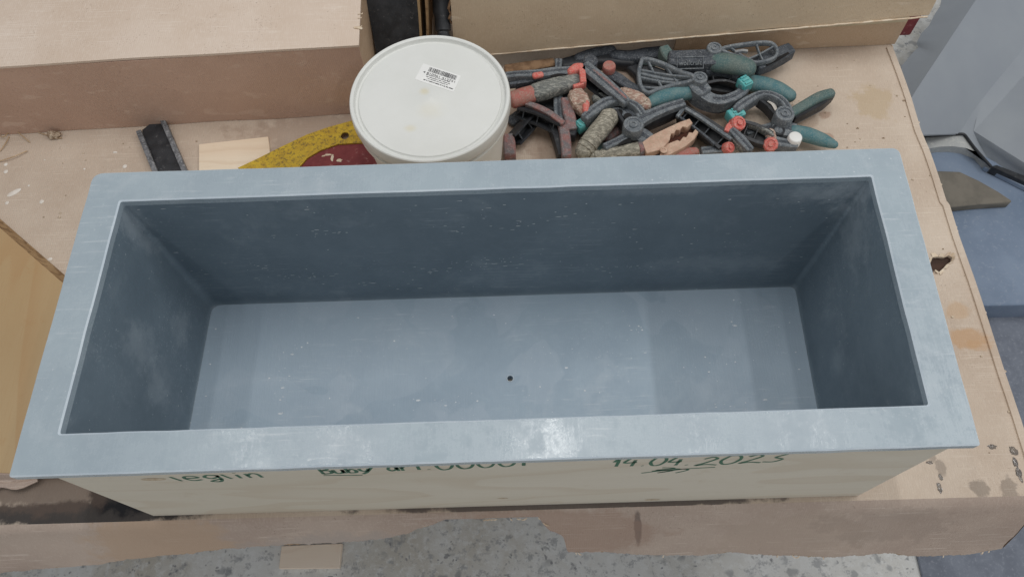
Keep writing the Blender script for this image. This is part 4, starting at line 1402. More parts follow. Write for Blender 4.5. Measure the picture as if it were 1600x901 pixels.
# --- clamp with the embossed box, top
k = thing('spring_clamp', [(0.4033, 0.8069, 0)][0], 'spring clamp with embossed lettering and olive handle, lying highest under the box flap', 'clamp', GR)
bar(k, 'body', [(0.3061, 0.7532, 0.06), (0.3237, 0.7509, 0.06), (0.3494, 0.7512, 0.06), (0.3818, 0.7512, 0.06)], [.030, .034, .034, .034], .03, 'plastic', 'box', cap=.2)
bar(k, 'body_end', [(0.2989, 0.7833, 0.055), (0.304, 0.7682, 0.055), (0.3117, 0.7561, 0.055)], [.018, .022, .024], .026, 'teal_dark', 'box', cap=.2)
bar(k, 'handle', [(0.3852, 0.7463, 0.062), (0.4005, 0.7441, 0.062), (0.4197, 0.7389, 0.062), (0.4384, 0.7308, 0.062)], [.034, .036, .036, .032], [.032, .034, .034, .030], 'teal_dark', 'round')
lo_ = [(0.393, 0.7662, 0.07), (0.4071, 0.7714, 0.07), (0.4346, 0.7761, 0.07), (0.4639, 0.781, 0.068), (0.4856, 0.7804, 0.066), (0.4951, 0.7705, 0.062), (0.4916, 0.7567, 0.058), (0.4741, 0.7491, 0.056), (0.4522, 0.749, 0.054), (0.4345, 0.7564, 0.058), (0.4114, 0.7607, 0.064)]
loop_handle(k, lo_, .006, 'plastic_grey', None, ((.27, .66), (.42, .80), (.12, .70)))
bar(k, 'spring_end', [(0.4204, 0.7643, 0.066), (0.4341, 0.7666, 0.066), (0.4428, 0.7647, 0.066)], .005, .006, 'steel')
bar(k, 'lower_handle', [(0.5291, 0.7885, 0.038), (0.5088, 0.7775, 0.038), (0.4837, 0.7637, 0.038), (0.4615, 0.7529, 0.038)], [.022, .027, .028, .024], .024, 'plastic')
bar(k, 'handle_groove', [(0.5202, 0.7727, 0.0505), (0.5, 0.7603, 0.0505), (0.4774, 0.7467, 0.0505)], [.004, .006, .004], .002, 'hole')
pivot(k, [(0.3828, 0.7652, 0.07)][0], .0135, .022, 'plastic_grey')
# embossed frame and lettering on the body
fr = [(0.3162, 0.748, 0.0762), (0.3613, 0.7473, 0.0762), (0.3579, 0.7216, 0.0762), (0.3131, 0.7223, 0.0762)]
sweep('emboss_frame', fr, .0016, .0016, M['plastic_grey'], k, 'box', 1, closed=True, cap=0)
cu = bpy.data.curves.new('emboss', 'FONT')
cu.body = 'wolfcraft'
cu.size = 0.01
cu.extrude = 0.0006
tmp = bpy.data.objects.new('emboss', cu)
COL.objects.link(tmp)
bpy.context.view_layer.update()
me = tmp.to_mesh()
p0, p1, p3 = Vector(fr[3]), Vector(fr[2]), Vector(fr[0])
ax, ay = (p1 - p0), (p3 - p0)
tw = max(q.co.x for q in me.vertices)
v = [p0 + ax * (.06 + .88 * q.co.x / tw) + ay * (.30 + .42 * q.co.y / .0075) + Vector((0, 0, q.co.z + .0002)) for q in me.vertices]
f = [list(q.vertices) for q in me.polygons]
tmp.to_mesh_clear()
bpy.data.objects.remove(tmp)
link('emboss_lettering', v, f, M['plastic_grey'], k)

# --- clamp of which one teal handle shows, below the embossed one
k = thing('spring_clamp', [(0.4709, 0.7506, 0)][0], 'spring clamp showing one long blue teal handle, right of the bright teal pad', 'clamp', GR)
bar(k, 'handle', [(0.4539, 0.7287, 0.026), (0.4776, 0.7218, 0.026), (0.4983, 0.7108, 0.026), (0.516, 0.6971, 0.026)], [.030, .031, .030, .024], [.028, .029, .028, .022], 'teal', 'round')
bar(k, 'arm', [(0.3869, 0.7511, 0.014), (0.4159, 0.7528, 0.014), (0.4435, 0.7456, 0.014), (0.4608, 0.7389, 0.014)], [.020, .024, .026, .026], .020, 'plastic', 'box')

# --- centre clamp with two round holes
k = thing('spring_clamp', [(0.2405, 0.6594, 0)][0], 'grey spring clamp with round holes beside its pivot, centre of the heap', 'clamp', GR)
bar(k, 'handle', [(0.2422, 0.6352, 0.05), (0.2627, 0.6451, 0.05), (0.2902, 0.6577, 0.05), (0.3221, 0.6687, 0.05)], [.026, .019, .017, .015], [.014, .014, .014, .013], 'plastic_grey')
bar(k, 'handle_hollow', [(0.2488, 0.6354, 0.032), (0.2696, 0.6455, 0.032), (0.2951, 0.6568, 0.032), (0.3186, 0.6683, 0.032)], [.012, .014, .013, .008], .026, 'black', 'box')
bar(k, 'jaw', [(0.25, 0.6434, 0.046), (0.2409, 0.6617, 0.046), (0.2264, 0.672, 0.046), (0.2092, 0.677, 0.046), (0.1891, 0.6737, 0.046), (0.1681, 0.658, 0.046), (0.1495, 0.641, 0.046)], [.014, .013, .011, .013, .018, .019, .015], .026, 'plastic_grey')
bar(k, 'jaw_web', [(0.2397, 0.6418, 0.04), (0.23, 0.656, 0.04), (0.218, 0.669, 0.04), (0.203, 0.6752, 0.04)], [.030, .026, .022, .014], .010, 'plastic_grey')
holes(k, [(0.2253, 0.6481, 0.0466), (0.212, 0.6583, 0.0466)], (.0072, .0055), 0)
sweep('jaw_slot', [(0.2463, 0.6503, 0.0462), (0.2345, 0.6646, 0.0462), (0.2175, 0.6709, 0.0462), (0.2043, 0.6715, 0.0462)], [.004, .006, .005, .006], .002, M['hole'], k, 'round')
bar(k, 'jaw_inner_wall', [(0.2225, 0.6208, 0.04), (0.2169, 0.6319, 0.04), (0.2106, 0.6472, 0.04), (0.2061, 0.6598, 0.04)], .006, .026, 'black')
bar(k, 'lower_arm', [(0.2344, 0.625, 0.034), (0.2199, 0.6094, 0.034), (0.2017, 0.5995, 0.034), (0.1815, 0.5897, 0.034)], [.026, .018, .014, .013], .022, 'plastic_grey')
bar(k, 'lower_arm', [(0.2387, 0.6209, 0.032), (0.2488, 0.6124, 0.032), (0.2588, 0.6039, 0.032)], [.026, .028, .024], .020, 'plastic_grey')
sweep('jaw_slot', [(0.2253, 0.6001, 0.046), (0.2142, 0.5953, 0.046), (0.204, 0.5891, 0.046)], [.008, .007, .003], .002, M['hole'], k, 'round')
teal_pad(k, [(0.1439, 0.6466, 0.034), (0.15, 0.6381, 0.034)])
pivot(k, [(0.2305, 0.619, 0.054)][0], .0175, .022, 'plastic_grey')

# --- thick tape-wrapped handle in front of it
k = thing('spring_clamp', [(0.173, 0.6482, 0)][0], 'clamp with a thick handle wrapped in grey tape, left of the clamp with round holes', 'clamp', GR)
tp = [(0.1934, 0.647, 0.048), (0.1814, 0.6301, 0.046), (0.1653, 0.6125, 0.04), (0.147, 0.59, 0.032)]
bar(k, 'handle', tp, [.030, .034, .033, .030], [.030, .034, .033, .030], 'wrap', 'round', res=8, jit=.03)
rings_of_tape(k, tp, .032, 'wrap', 9)
bar(k, 'arm', [(0.2028, 0.6687, 0.036), (0.2156, 0.6815, 0.03), (0.2246, 0.6747, 0.024)], .020, .018, 'wrap_dark')

# --- copper welding clamp
k = thing('welding_clamp', [(0.2603, 0.6197, 0)][0], 'rusty copper welding clamp with toothed jaws and taped handle, front of the heap', 'clamp')
tp = [(0.1662, 0.5803, 0.026), (0.1932, 0.5829, 0.03), (0.2177, 0.5842, 0.034), (0.2414, 0.587, 0.036)]
bar(k, 'handle', tp, [.020, .023, .024, .025], [.020, .023, .024, .025], 'wrap', 'round', res=8, jit=.03)
rings_of_tape(k, tp, .0225, 'wrap', 7)
bar(k, 'handle_end', [(0.2392, 0.5858, 0.036), (0.2447, 0.5869, 0.036)], .027, .027, 'red_worn', 'round', cap=.1)
# upper and lower jaws as bent plates with teeth
uj = [(0.2527, 0.6227, 0), (0.2686, 0.6358, 0), (0.2971, 0.6499, 0), (0.3234, 0.6628, 0), (0.3413, 0.6706, 0), (0.3448, 0.6619, 0), (0.3336, 0.654, 0), (0.3272, 0.6571, 0), (0.3217, 0.6489, 0), (0.3152, 0.6506, 0), (0.3109, 0.6424, 0), (0.3053, 0.6426, 0), (0.304, 0.6316, 0), (0.2961, 0.6209, 0), (0.2813, 0.6079, 0), (0.2585, 0.602, 0)]
uj = [tuple(Vector(p[:2]) * (.955) + Vector((0.01, 0.028))) for p in uj] if False else [p[:2] for p in [(0.244, 0.5921, 0.045), (0.2593, 0.6047, 0.045), (0.2868, 0.6196, 0.045), (0.312, 0.632, 0.045), (0.3291, 0.6381, 0.045), (0.3333, 0.6284, 0.045), (0.3224, 0.6194, 0.045), (0.3152, 0.6224, 0.045), (0.31, 0.6146, 0.045), (0.3037, 0.6162, 0.045), (0.2995, 0.6084, 0.045), (0.2942, 0.6086, 0.045), (0.2905, 0.5955, 0.045), (0.2829, 0.5852, 0.045), (0.2712, 0.5752, 0.045), (0.2493, 0.5697, 0.045)]]
v, f = prism_geo(uj, .030, .048)
solid('jaw', v, f, M['copper'], k, .0008, 1)
lj = [(0.2885, 0.613, 0), (0.305, 0.6205, 0), (0.3145, 0.6256, 0), (0.3186, 0.6227, 0), (0.3253, 0.6321, 0), (0.3307, 0.6304, 0), (0.3365, 0.6413, 0), (0.3431, 0.6396, 0), (0.3486, 0.6477, 0), (0.3525, 0.6434, 0), (0.3442, 0.6313, 0), (0.3268, 0.6169, 0), (0.31, 0.6067, 0), (0.2979, 0.5977, 0), (0.2842, 0.5942, 0)]
lj = [p[:2] for p in [(0.2774, 0.5865, 0.04), (0.2933, 0.5938, 0.04), (0.3046, 0.5986, 0.04), (0.3086, 0.5958, 0.04), (0.315, 0.6048, 0.04), (0.3202, 0.6033, 0.04), (0.3259, 0.6137, 0.04), (0.3322, 0.6121, 0.04), (0.3375, 0.62, 0.04), (0.342, 0.6131, 0.04), (0.3339, 0.6, 0.04), (0.3169, 0.5849, 0.04), (0.2997, 0.5751, 0.04), (0.2883, 0.5691, 0.04), (0.2709, 0.5659, 0.04)]]
v, f = prism_geo(lj, .026, .043)
solid('jaw', v, f, M['copper'], k, .0008, 1)
gp = [(0.3005, 0.6207, 0), (0.3033, 0.6455, 0), (0.3179, 0.6546, 0), (0.344, 0.6648, 0), (0.3464, 0.6478, 0), (0.3285, 0.6305, 0), (0.3142, 0.6229, 0)]
gp = [p[:2] for p in [(0.2908, 0.5961, 0.03), (0.296, 0.6227, 0.03), (0.3102, 0.6316, 0.03), (0.3355, 0.6415, 0.03), (0.3389, 0.625, 0.03), (0.3201, 0.6055, 0.03), (0.3037, 0.5955, 0.03)]]
v, f = prism_geo(gp, .018, .032)
solid('tooth_gap', v, f, M['rust'], k, .001, 1)
lathe('rivet', [(0.278, 0.5741, 0.048)][0], [(.0062, 0), (.0062, .0012), (.0045, .0022), (.003, .0022), (.0028, .0012), (.0004, .0012)], M['copper'], k, seg=20)
sweep('jaw_shadow_gap', [(0.2493, 0.5763, 0.034), (0.2625, 0.5797, 0.034), (0.2727, 0.5741, 0.034)], .008, .006, M['hole'], k, 'round')

# --- black ribbed channel clamp right of the copper one
k = thing('spring_clamp', [(0.3587, 0.6473, 0)][0], 'black ribbed clamp arm lying open side up, right of the copper clamp', 'clamp', GR)
channel(k, [(0.3205, 0.6629, 0.03), (0.3412, 0.6426, 0.03), (0.3636, 0.6212, 0.03), (0.3881, 0.5946, 0.03)], [.026, .030, .032, .034], .026, 'black', 4, up=(-.1, -.35, 1), rmat='plastic')
bar(k, 'top_rail', [(0.3241, 0.6608, 0.046), (0.3437, 0.6435, 0.046), (0.3647, 0.6222, 0.046), (0.3928, 0.593, 0.046)], .006, .006, 'plastic_grey', 'box')
bar(k, 'end_rail', [(0.3224, 0.6625, 0.044), (0.3094, 0.6452, 0.044)], .006, .006, 'plastic_grey', 'box')
bar(k, 'middle_rail', [(0.3147, 0.6468, 0.04), (0.334, 0.6269, 0.04), (0.351, 0.6073, 0.04), (0.3656, 0.5881, 0.04)], .004, .006, 'plastic', 'box')

# --- red tipped clamp, front right
k = thing('spring_clamp', [(0.4346, 0.6302, 0)][0], 'black clamp with red round tips, beside the white cap', 'clamp', GR)
red_tip(k, [(0.4083, 0.6244, 0.046)][0], .0135, (.25, -.35, 1))
bar(k, 'jaw', [(0.4035, 0.6266, 0.04), (0.3937, 0.6189, 0.04), (0.3868, 0.6085, 0.04)], [.010, .012, .008], .020, 'red', 'box')
bar(k, 'arm', [(0.3962, 0.613, 0.044), (0.4084, 0.5939, 0.044), (0.4216, 0.5697, 0.044)], [.012, .016, .013], .012, 'plastic_grey', 'box')
bar(k, 'arm', [(0.3917, 0.614, 0.036), (0.4018, 0.5949, 0.036), (0.4157, 0.5732, 0.036)], [.006, .009, .006], .014, 'wrap_dark', 'box')
channel(k, [(0.4186, 0.6243, 0.03), (0.4327, 0.6169, 0.03), (0.4487, 0.6081, 0.03), (0.4624, 0.5995, 0.03)], [.028, .032, .032, .026], .024, 'black', 3, up=(-.1, -.4, 1), rmat='black')
bar(k, 'arm_wall', [(0.4243, 0.6314, 0.038), (0.4405, 0.6239, 0.038), (0.4559, 0.6124, 0.038), (0.4648, 0.6013, 0.038)], [.006, .008, .008, .006], .016, 'wrap_dark')
red_tip(k, [(0.4616, 0.5886, 0.034)][0], .0125, (-.3, -.6, 1))
bar(k, 'tape_wrap', [(0.4646, 0.6125, 0.034), (0.4649, 0.6017, 0.034)], .018, .016, 'wrap_pale', 'round')
red_tip(k, [(0.3894, 0.5835, 0.036)][0], .010, (.5, -.5, 1))
bar(k, 'handle', [(0.4725, 0.5982, 0.024), (0.4891, 0.5935, 0.024), (0.5077, 0.5888, 0.024)], [.020, .017, .012], .018, 'plastic_grey')
bar(k, 'handle', [(0.3468, 0.5849, 0.024), (0.3677, 0.5866, 0.024), (0.3883, 0.5871, 0.024)], .014, .014, 'plastic_grey')
bar(k, 'handle_tip', [(0.3046, 0.5785, 0.026), (0.3201, 0.5819, 0.026), (0.3355, 0.5839, 0.026)], [.014, .018, .014], .016, 'red_dusty')

# white cap
wc = thing('bottle_cap', [(0.5137, 0.6172, 0)][0], 'small white plastic cap among the clamps at the right', 'cap')
lathe('cap_shell', [(0.5036, 0.5984, 0.022)][0], [(.0118, 0), (.0122, .002), (.0116, .0165), (.0105, .0185), (.0095, .019), (.0003, .019)], M['white'], wc, seg=40, smooth=35)

# --- red handled clamp next to the bucket
k = thing('spring_clamp', [(0.087, 0.753, 0)][0], 'clamp with dusty red handle and grey taped body, touching the bucket', 'clamp', GR)
bar(k, 'handle', [(0.0283, 0.6886, 0.05), (0.0451, 0.6949, 0.05), (0.0642, 0.7011, 0.05)], [.030, .032, .031], [.028, .030, .030], 'red_dusty', 'round', cap=.2)
tp = [(0.0687, 0.7024, 0.05), (0.0868, 0.7086, 0.05), (0.1049, 0.715, 0.05), (0.123, 0.7199, 0.05), (0.1413, 0.7262, 0.05)]
bar(k, 'taped_body', tp, [.030, .031, .030, .028, .024], [.028, .029, .028, .026, .022], 'wrap_dark', 'soft', res=8, jit=.02)
bar(k, 'upper_arm', [(0.0183, 0.7369, 0.054), (0.0431, 0.7387, 0.054), (0.0745, 0.7387, 0.054), (0.1038, 0.7417, 0.054), (0.1331, 0.7433, 0.054)], [.013, .013, .016, .018, .016], .016, 'plastic_grey')
bar(k, 'upper_arm', [(0.0246, 0.7249, 0.046), (0.046, 0.7283, 0.046), (0.0653, 0.7317, 0.046), (0.0859, 0.7395, 0.046)], [.006, .007, .008, .006], .012, 'plastic')
bar(k, 'arm_web', [(0.0202, 0.7387, 0.042), (0.0429, 0.7406, 0.042), (0.0657, 0.7425, 0.042)], .012, .006, 'black')
bar(k, 'button', [(0.0686, 0.7304, 0.062), (0.0809, 0.7328, 0.062)], [.012, .011], .008, 'red')
sweep('arm_slot', [(0.0975, 0.7296, 0.0615), (0.1099, 0.7319, 0.0615), (0.1232, 0.7313, 0.0615)], [.004, .006, .004], .002, M['hole'], k, 'round')
bar(k, 'jaw', [(0.1327, 0.7383, 0.058), (0.142, 0.7451, 0.058), (0.1511, 0.7461, 0.058)], [.014, .018, .016], .020, 'red', 'soft')
bar(k, 'jaw', [(0.1522, 0.7461, 0.058), (0.1522, 0.7287, 0.058), (0.1521, 0.7102, 0.058)], [.014, .011, .011], .018, 'red', 'box')
bar(k, 'jaw', [(0.1523, 0.7105, 0.056), (0.1431, 0.7066, 0.056), (0.1352, 0.7042, 0.056)], .007, .016, 'red', 'box')

k = thing('spring_clamp', [(0.0786, 0.6876, 0)][0], 'black ribbed clamp arm with pinkish edge, below the dusty red handle', 'clamp', GR)
channel(k, [(0.0388, 0.6789, 0.034), (0.0608, 0.6696, 0.034), (0.0847, 0.656, 0.034), (0.1104, 0.6384, 0.034)], [.018, .022, .022, .020], .024, 'black', 3, up=(-.2, -1, .5), rmat='plastic')
bar(k, 'arm_edge', [(0.0525, 0.6825, 0.046), (0.0721, 0.6733, 0.046), (0.0935, 0.6585, 0.046), (0.1143, 0.637, 0.046)], [.008, .011, .011, .010], .010, 'red_worn')

k = thing('spring_clamp', [(0.0398, 0.6539, 0)][0], 'clamp with worn red handle beside the bucket, nearest the trough', 'clamp', GR)
channel(k, [(0.0294, 0.6252, 0.022), (0.0409, 0.6397, 0.022), (0.0525, 0.6544, 0.022), (0.063, 0.6679, 0.022)], [.022, .022, .022, .020], .022, 'black', 2, up=(.4, -.7, .6), rmat='plastic')
bar(k, 'handle', [(0.0207, 0.631, 0.022), (0.0214, 0.6133, 0.022), (0.022, 0.5892, 0.022)], [.016, .021, .020], .022, 'red_worn')

k = thing('spring_clamp', [(0.1069, 0.6371, 0)][0], 'clamp arm with reddish grey edge, pointing at the trough under the ribbed arm', 'clamp', GR)
bar(k, 'arm', [(0.0958, 0.65, 0.02), (0.1015, 0.6277, 0.02), (0.1059, 0.6059, 0.02), (0.1092, 0.5844, 0.02)], [.012, .012, .012, .012], .026, 'black', 'box')
bar(k, 'arm_edge', [(0.113, 0.6442, 0.03), (0.1163, 0.6222, 0.03), (0.1172, 0.598, 0.03), (0.1169, 0.5742, 0.03)], [.016, .018, .018, .016], .026, 'red_worn')

k = thing('spring_clamp', [(0.1306, 0.6782, 0)][0], 'grey and red upright clamp arm left of the teal pad', 'clamp', GR)
bar(k, 'arm', [(0.1219, 0.6914, 0.04), (0.1241, 0.6692, 0.038), (0.1275, 0.6487, 0.034), (0.129, 0.6339, 0.03)], [.018, .020, .020, .018], .022, 'red_worn')
bar(k, 'arm_tip', [(0.1291, 0.6329, 0.026), (0.1274, 0.6221, 0.026)], [.018, .014], .02, 'black')

k = thing('spring_clamp', [(0.1504, 0.7206, 0)][0], 'taped clamp jaw with pale fibres and a red side, under the red jaw', 'clamp', GR)
bar(k, 'taped_jaw', [(0.1386, 0.6992, 0.05), (0.1421, 0.685, 0.05), (0.147, 0.6725, 0.048), (0.1518, 0.6589, 0.044)], [.022, .032, .030, .014], [.02, .028, .026, .014], 'wrap_pale', 'box', res=4, jit=.07)
rings_of_tape(k, [(0.1394, 0.695, 0.05), (0.1431, 0.6822, 0.05), (0.1468, 0.6697, 0.048)], .030, 'wrap_pale', 4)
bar(k, 'red_side', [(0.153, 0.6842, 0.052), (0.1543, 0.6703, 0.052), (0.1533, 0.6551, 0.052)], [.008, .014, .010], .018, 'red')

k = thing('spring_clamp', [(0.1987, 0.7629, 0)][0], 'long dark clamp bar with pink scuffed edge, running behind the taped handle', 'clamp', GR)
bar(k, 'arm', [(0.1557, 0.7499, 0.06), (0.1722, 0.7304, 0.06), (0.1906, 0.7081, 0.06), (0.2065, 0.6877, 0.06), (0.2231, 0.6648, 0.06)], [.021, .022, .021, .019, .015], .014, 'plastic_grey', 'box')
bar(k, 'arm_edge', [(0.1703, 0.7359, 0.062), (0.1887, 0.715, 0.062), (0.2067, 0.6916, 0.062), (0.2223, 0.67, 0.062)], [.004, .006, .006, .004], .012, 'red_worn')
channel(k, [(0.1589, 0.7485, 0.042), (0.1754, 0.7259, 0.042), (0.1942, 0.7064, 0.042), (0.2125, 0.6858, 0.042)], [.014, .020, .020, .014], .026, 'black', 3, up=(-.6, -.6, .5))
lathe('knob', [(0.1683, 0.7614, 0.05)][0], [(.013, 0), (.013, .012), (.010, .015), (.0004, .016)], M['plastic'], k, seg=20)
bar(k, 'taped_stub', [(0.1792, 0.703, 0.03), (0.1911, 0.6967, 0.03)], .024, .022, 'wrap_dark', 'round')

k = thing('spring_clamp', [(0.2381, 0.7462, 0)][0], 'grey clamp arm with a red disc and pale taped handle, behind the round-holed clamp', 'clamp', GR)
lathe('red_disc', [(0.2011, 0.7535, 0.044)][0], [(.0115, 0), (.0118, .010), (.0105, .013), (.0004, .0135)], M['red_dusty'], k, seg=26)
bar(k, 'arm', [(0.2028, 0.7492, 0.034), (0.2178, 0.7382, 0.034), (0.2365, 0.72, 0.034), (0.2639, 0.7001, 0.034)], [.020, .020, .017, .012], .018, 'plastic', 'box')
tp = [(0.2208, 0.7012, 0.04), (0.2357, 0.6935, 0.04), (0.2482, 0.6845, 0.04), (0.2584, 0.6756, 0.04)]
bar(k, 'handle', tp, [.022, .026, .027, .024], [.022, .026, .026, .022], 'wrap_pale', 'soft', res=7, jit=.05)
rings_of_tape(k, tp, .026, 'wrap_pale', 6)

k = thing('spring_clamp', [(0.1119, 0.737, 0)][0], 'upright grey clamp arm half hidden behind the grey taped body', 'clamp', GR)
bar(k, 'arm', [(0.1149, 0.7911, 0.03), (0.1126, 0.7672, 0.03), (0.1109, 0.7334, 0.03), (0.1091, 0.6975, 0.03), (0.1081, 0.6554, 0.03)], [.013, .012, .014, .016, .016], .014, 'plastic_grey', 'box')
k = thing('spring_clamp', [(0.2797, 0.8126, 0)][0], 'dark clamp in the shadow below the box flap, behind the ribbed loop handle', 'clamp', GR)
bar(k, 'arm', [(0.2177, 0.8059, 0.022), (0.2465, 0.8015, 0.022), (0.2761, 0.8063, 0.022), (0.307, 0.811, 0.022)], [.02, .024, .026, .02], .02, 'plastic', 'soft')
bar(k, 'handle', [(0.2707, 0.7907, 0.016), (0.2799, 0.7782, 0.016), (0.2838, 0.76, 0.016)], .022, .02, 'teal_dark', 'round')
bar(k, 'handle', [(0.1532, 0.8028, 0.022), (0.1831, 0.8137, 0.022), (0.2128, 0.8184, 0.022)], .022, .02, 'plastic', 'round')
k = thing('spring_clamp', [(0.1844, 0.8093, 0)][0], 'black bars added to deepen the dark under the flap, above the red disc', 'clamp', GR)  # bars added only to darken the gap under the flap
bar(k, 'arm', [(0.1237, 0.7932, 0.014), (0.1594, 0.8022, 0.014), (0.2008, 0.8065, 0.014), (0.2469, 0.7967, 0.014)], [.024, .030, .032, .026], .024, 'black', 'soft')
bar(k, 'arm', [(0.2469, 0.7912, 0.01), (0.2621, 0.7663, 0.01), (0.2615, 0.7366, 0.01)], [.020, .022, .020], .018, 'black', 'soft')
k = thing('spring_clamp', [(0.0632, 0.7392, 0)][0], 'dark bars added as shade lowest in the heap between the bucket and the taped handle', 'clamp', GR)  # low dark bars added in place of shade between the clamps
bar(k, 'arm', [(0.0461, 0.7462, 0.01), (0.0796, 0.7154, 0.01), (0.1189, 0.6993, 0.01), (0.1554, 0.6483, 0.01)], [.030, .034, .034, .026], .018, 'black', 'soft')
bar(k, 'arm', [(0.027, 0.6764, 0.008), (0.062, 0.7034, 0.008), (0.0975, 0.7309, 0.008), (0.1329, 0.7441, 0.008)], [.022, .026, .028, .024], .014, 'plastic', 'soft')
k = thing('spring_clamp', [(0.209, 0.6749, 0)][0], 'worn red clamp showing between the taped handle and the round-holed clamp', 'clamp', GR)
bar(k, 'arm', [(0.1931, 0.6313, 0.012), (0.2115, 0.6513, 0.012), (0.2239, 0.6647, 0.012)], [.022, .026, .02], .02, 'red_worn', 'soft')
bar(k, 'arm', [(0.169, 0.6013, 0.008), (0.1919, 0.6111, 0.008), (0.2185, 0.5992, 0.008)], [.02, .024, .02], .014, 'teal_dark', 'soft')
k = thing('spring_clamp', [(0.2598, 0.7305, 0)][0], 'black bars added as dark gaps under the ribbed loop handle and the round-holed clamp', 'clamp', GR)  # bars added to make the gaps in the heap read black
bar(k, 'arm', [(0.181, 0.7687, 0.008), (0.2196, 0.7431, 0.008), (0.263, 0.7148, 0.008), (0.2894, 0.6934, 0.008)], [.024, .030, .034, .030], .014, 'black', 'box')
bar(k, 'arm', [(0.3086, 0.7726, 0.014), (0.3529, 0.7556, 0.014), (0.3905, 0.7362, 0.014), (0.4286, 0.7227, 0.014)], [.026, .034, .036, .026], .02, 'black', 'box')
k = thing('wooden_stick', [(0.0772, 0.8019, 0)][0], 'dark brown wooden stick under the flap, right behind the bucket', 'stick')
bar(k, 'stick_body', [(0.018, 0.7841, 0.016), (0.0532, 0.7886, 0.016), (0.1062, 0.7968, 0.016)], [.02, .022, .018], .018, 'torn_dark', 'box')

# debris on the cardboard and crumbs in the heap
geos = []
rd = random.Random(11)
for i in range(150):
    if i < 60:
        x, y = rd.uniform(.52, .74), rd.uniform(.05, .8)
    elif i < 95:
        x, y = rd.uniform(-.8, -.51), rd.uniform(.42, .68)
    else:
        x, y = rd.uniform(0, .6), rd.uniform(.42, .78)
    r = rd.uniform(.0006, .0019)
    bm = bmesh.new()
    bmesh.ops.create_icosphere(bm, subdivisions=1, radius=r)
    v = [Vector((q.co.x * rd.uniform(.8, 2.2) + x, q.co.y * rd.uniform(.8, 1.6) + y, max(.0002, q.co.z * .6 + r * .4))) for q in bm.verts]
    f = [[q.index for q in fc.verts] for fc in bm.faces]
    bm.free()
    geos.append((v, f))
v, f = join_geo(geos)
link('crumbs', v, f, M['debris'], kind='stuff', label='fine crumbs of dust and chips scattered over the cardboard', cat='debris')

# ------------------------------------------------------------------ right background: big grey shell and blue-grey panel on the floor
sh = thing('grey_shell', (1.5, 1.3, FZ), 'large smooth grey moulded shell standing on the floor, right background', 'shell')
jag = [(1.2869, 1.5699, -0.52), (1.2405, 1.4516, -0.52), (1.2157, 1.4188, -0.52), (1.1887, 1.3769, -0.52), (1.1605, 1.3498, -0.52), (1.1402, 1.3181, -0.52), (1.1413, 1.3019, -0.52), (1.1138, 1.2757, -0.52), (1.0945, 1.2539, -0.52), (1.076, 1.2345, -0.52), (1.0681, 1.134, -0.52), (1.0728, 1.1125, -0.52)]
r1 = [(1.3349, 1.4549, -0.42), (1.2623, 1.364, -0.42), (1.2101, 1.2981, -0.42), (1.1594, 1.234, -0.42), (1.1024, 1.1614, -0.42), (1.0499, 1.095, -0.42), (0.9842, 1.0094, -0.42), (0.9239, 0.9326, -0.42)]
r2 = [(1.5118, 1.3884, -0.5), (1.4032, 1.2659, -0.5), (1.3361, 1.1958, -0.51), (1.2832, 1.1416, -0.52), (1.2294, 1.0821, -0.53), (1.1825, 1.0214, -0.54)]
r3 = [(1.5645, 1.3387, -0.5), (1.4667, 1.2517, -0.5), (1.382, 1.1805, -0.51), (1.3302, 1.1309, -0.52), (1.2792, 1.082, -0.53), (1.2256, 1.0334, -0.55), (1.2448, 1.0065, -0.57), (1.2742, 0.9465, -0.59)]
r4 = [(1.5545, 1.0885, -0.42), (1.4639, 1.012, -0.42), (1.4155, 0.9442, -0.43), (1.3985, 0.9029, -0.45), (1.3901, 0.8683, -0.48), (1.3834, 0.8209, -0.52), (1.3789, 0.8283, -0.56), (1.357, 0.8356, -0.6)]


def strip(name, A, B_, n=24, thick=.004, mat='shell'):
    a, b = catmull(A, 1), catmull(B_, 1)

    def at(P_, t):
        x = t * (len(P_) - 1)
        i = min(int(x), len(P_) - 2)
        return P_[i].lerp(P_[i + 1], x - i)
    v, f = [], []
    for i in range(n + 1):
        p, q = at(a, i / n), at(b, i / n)
        for j in range(5):
            v.append(p.lerp(q, j / 4))
    m = len(v)
    v += [p - Vector((0, 0, thick)) for p in v]
    for i in range(n):
        for j in range(4):
            k_ = i * 5 + j
            f += [[k_, k_ + 1, k_ + 6, k_ + 5], [m + k_ + 5, m + k_ + 6, m + k_ + 1, m + k_]]
        f += [[i * 5, i * 5 + 5, m + i * 5 + 5, m + i * 5], [i * 5 + 4, m + i * 5 + 4, m + i * 5 + 9, i * 5 + 9]]
    link(name, v, f, M[mat], sh, 30)


strip('jagged_side', jag, r1, 44)
strip('sloping_panel', r1, r2)
strip('crease', r2, r3)
strip('sloping_panel', r3, r4)
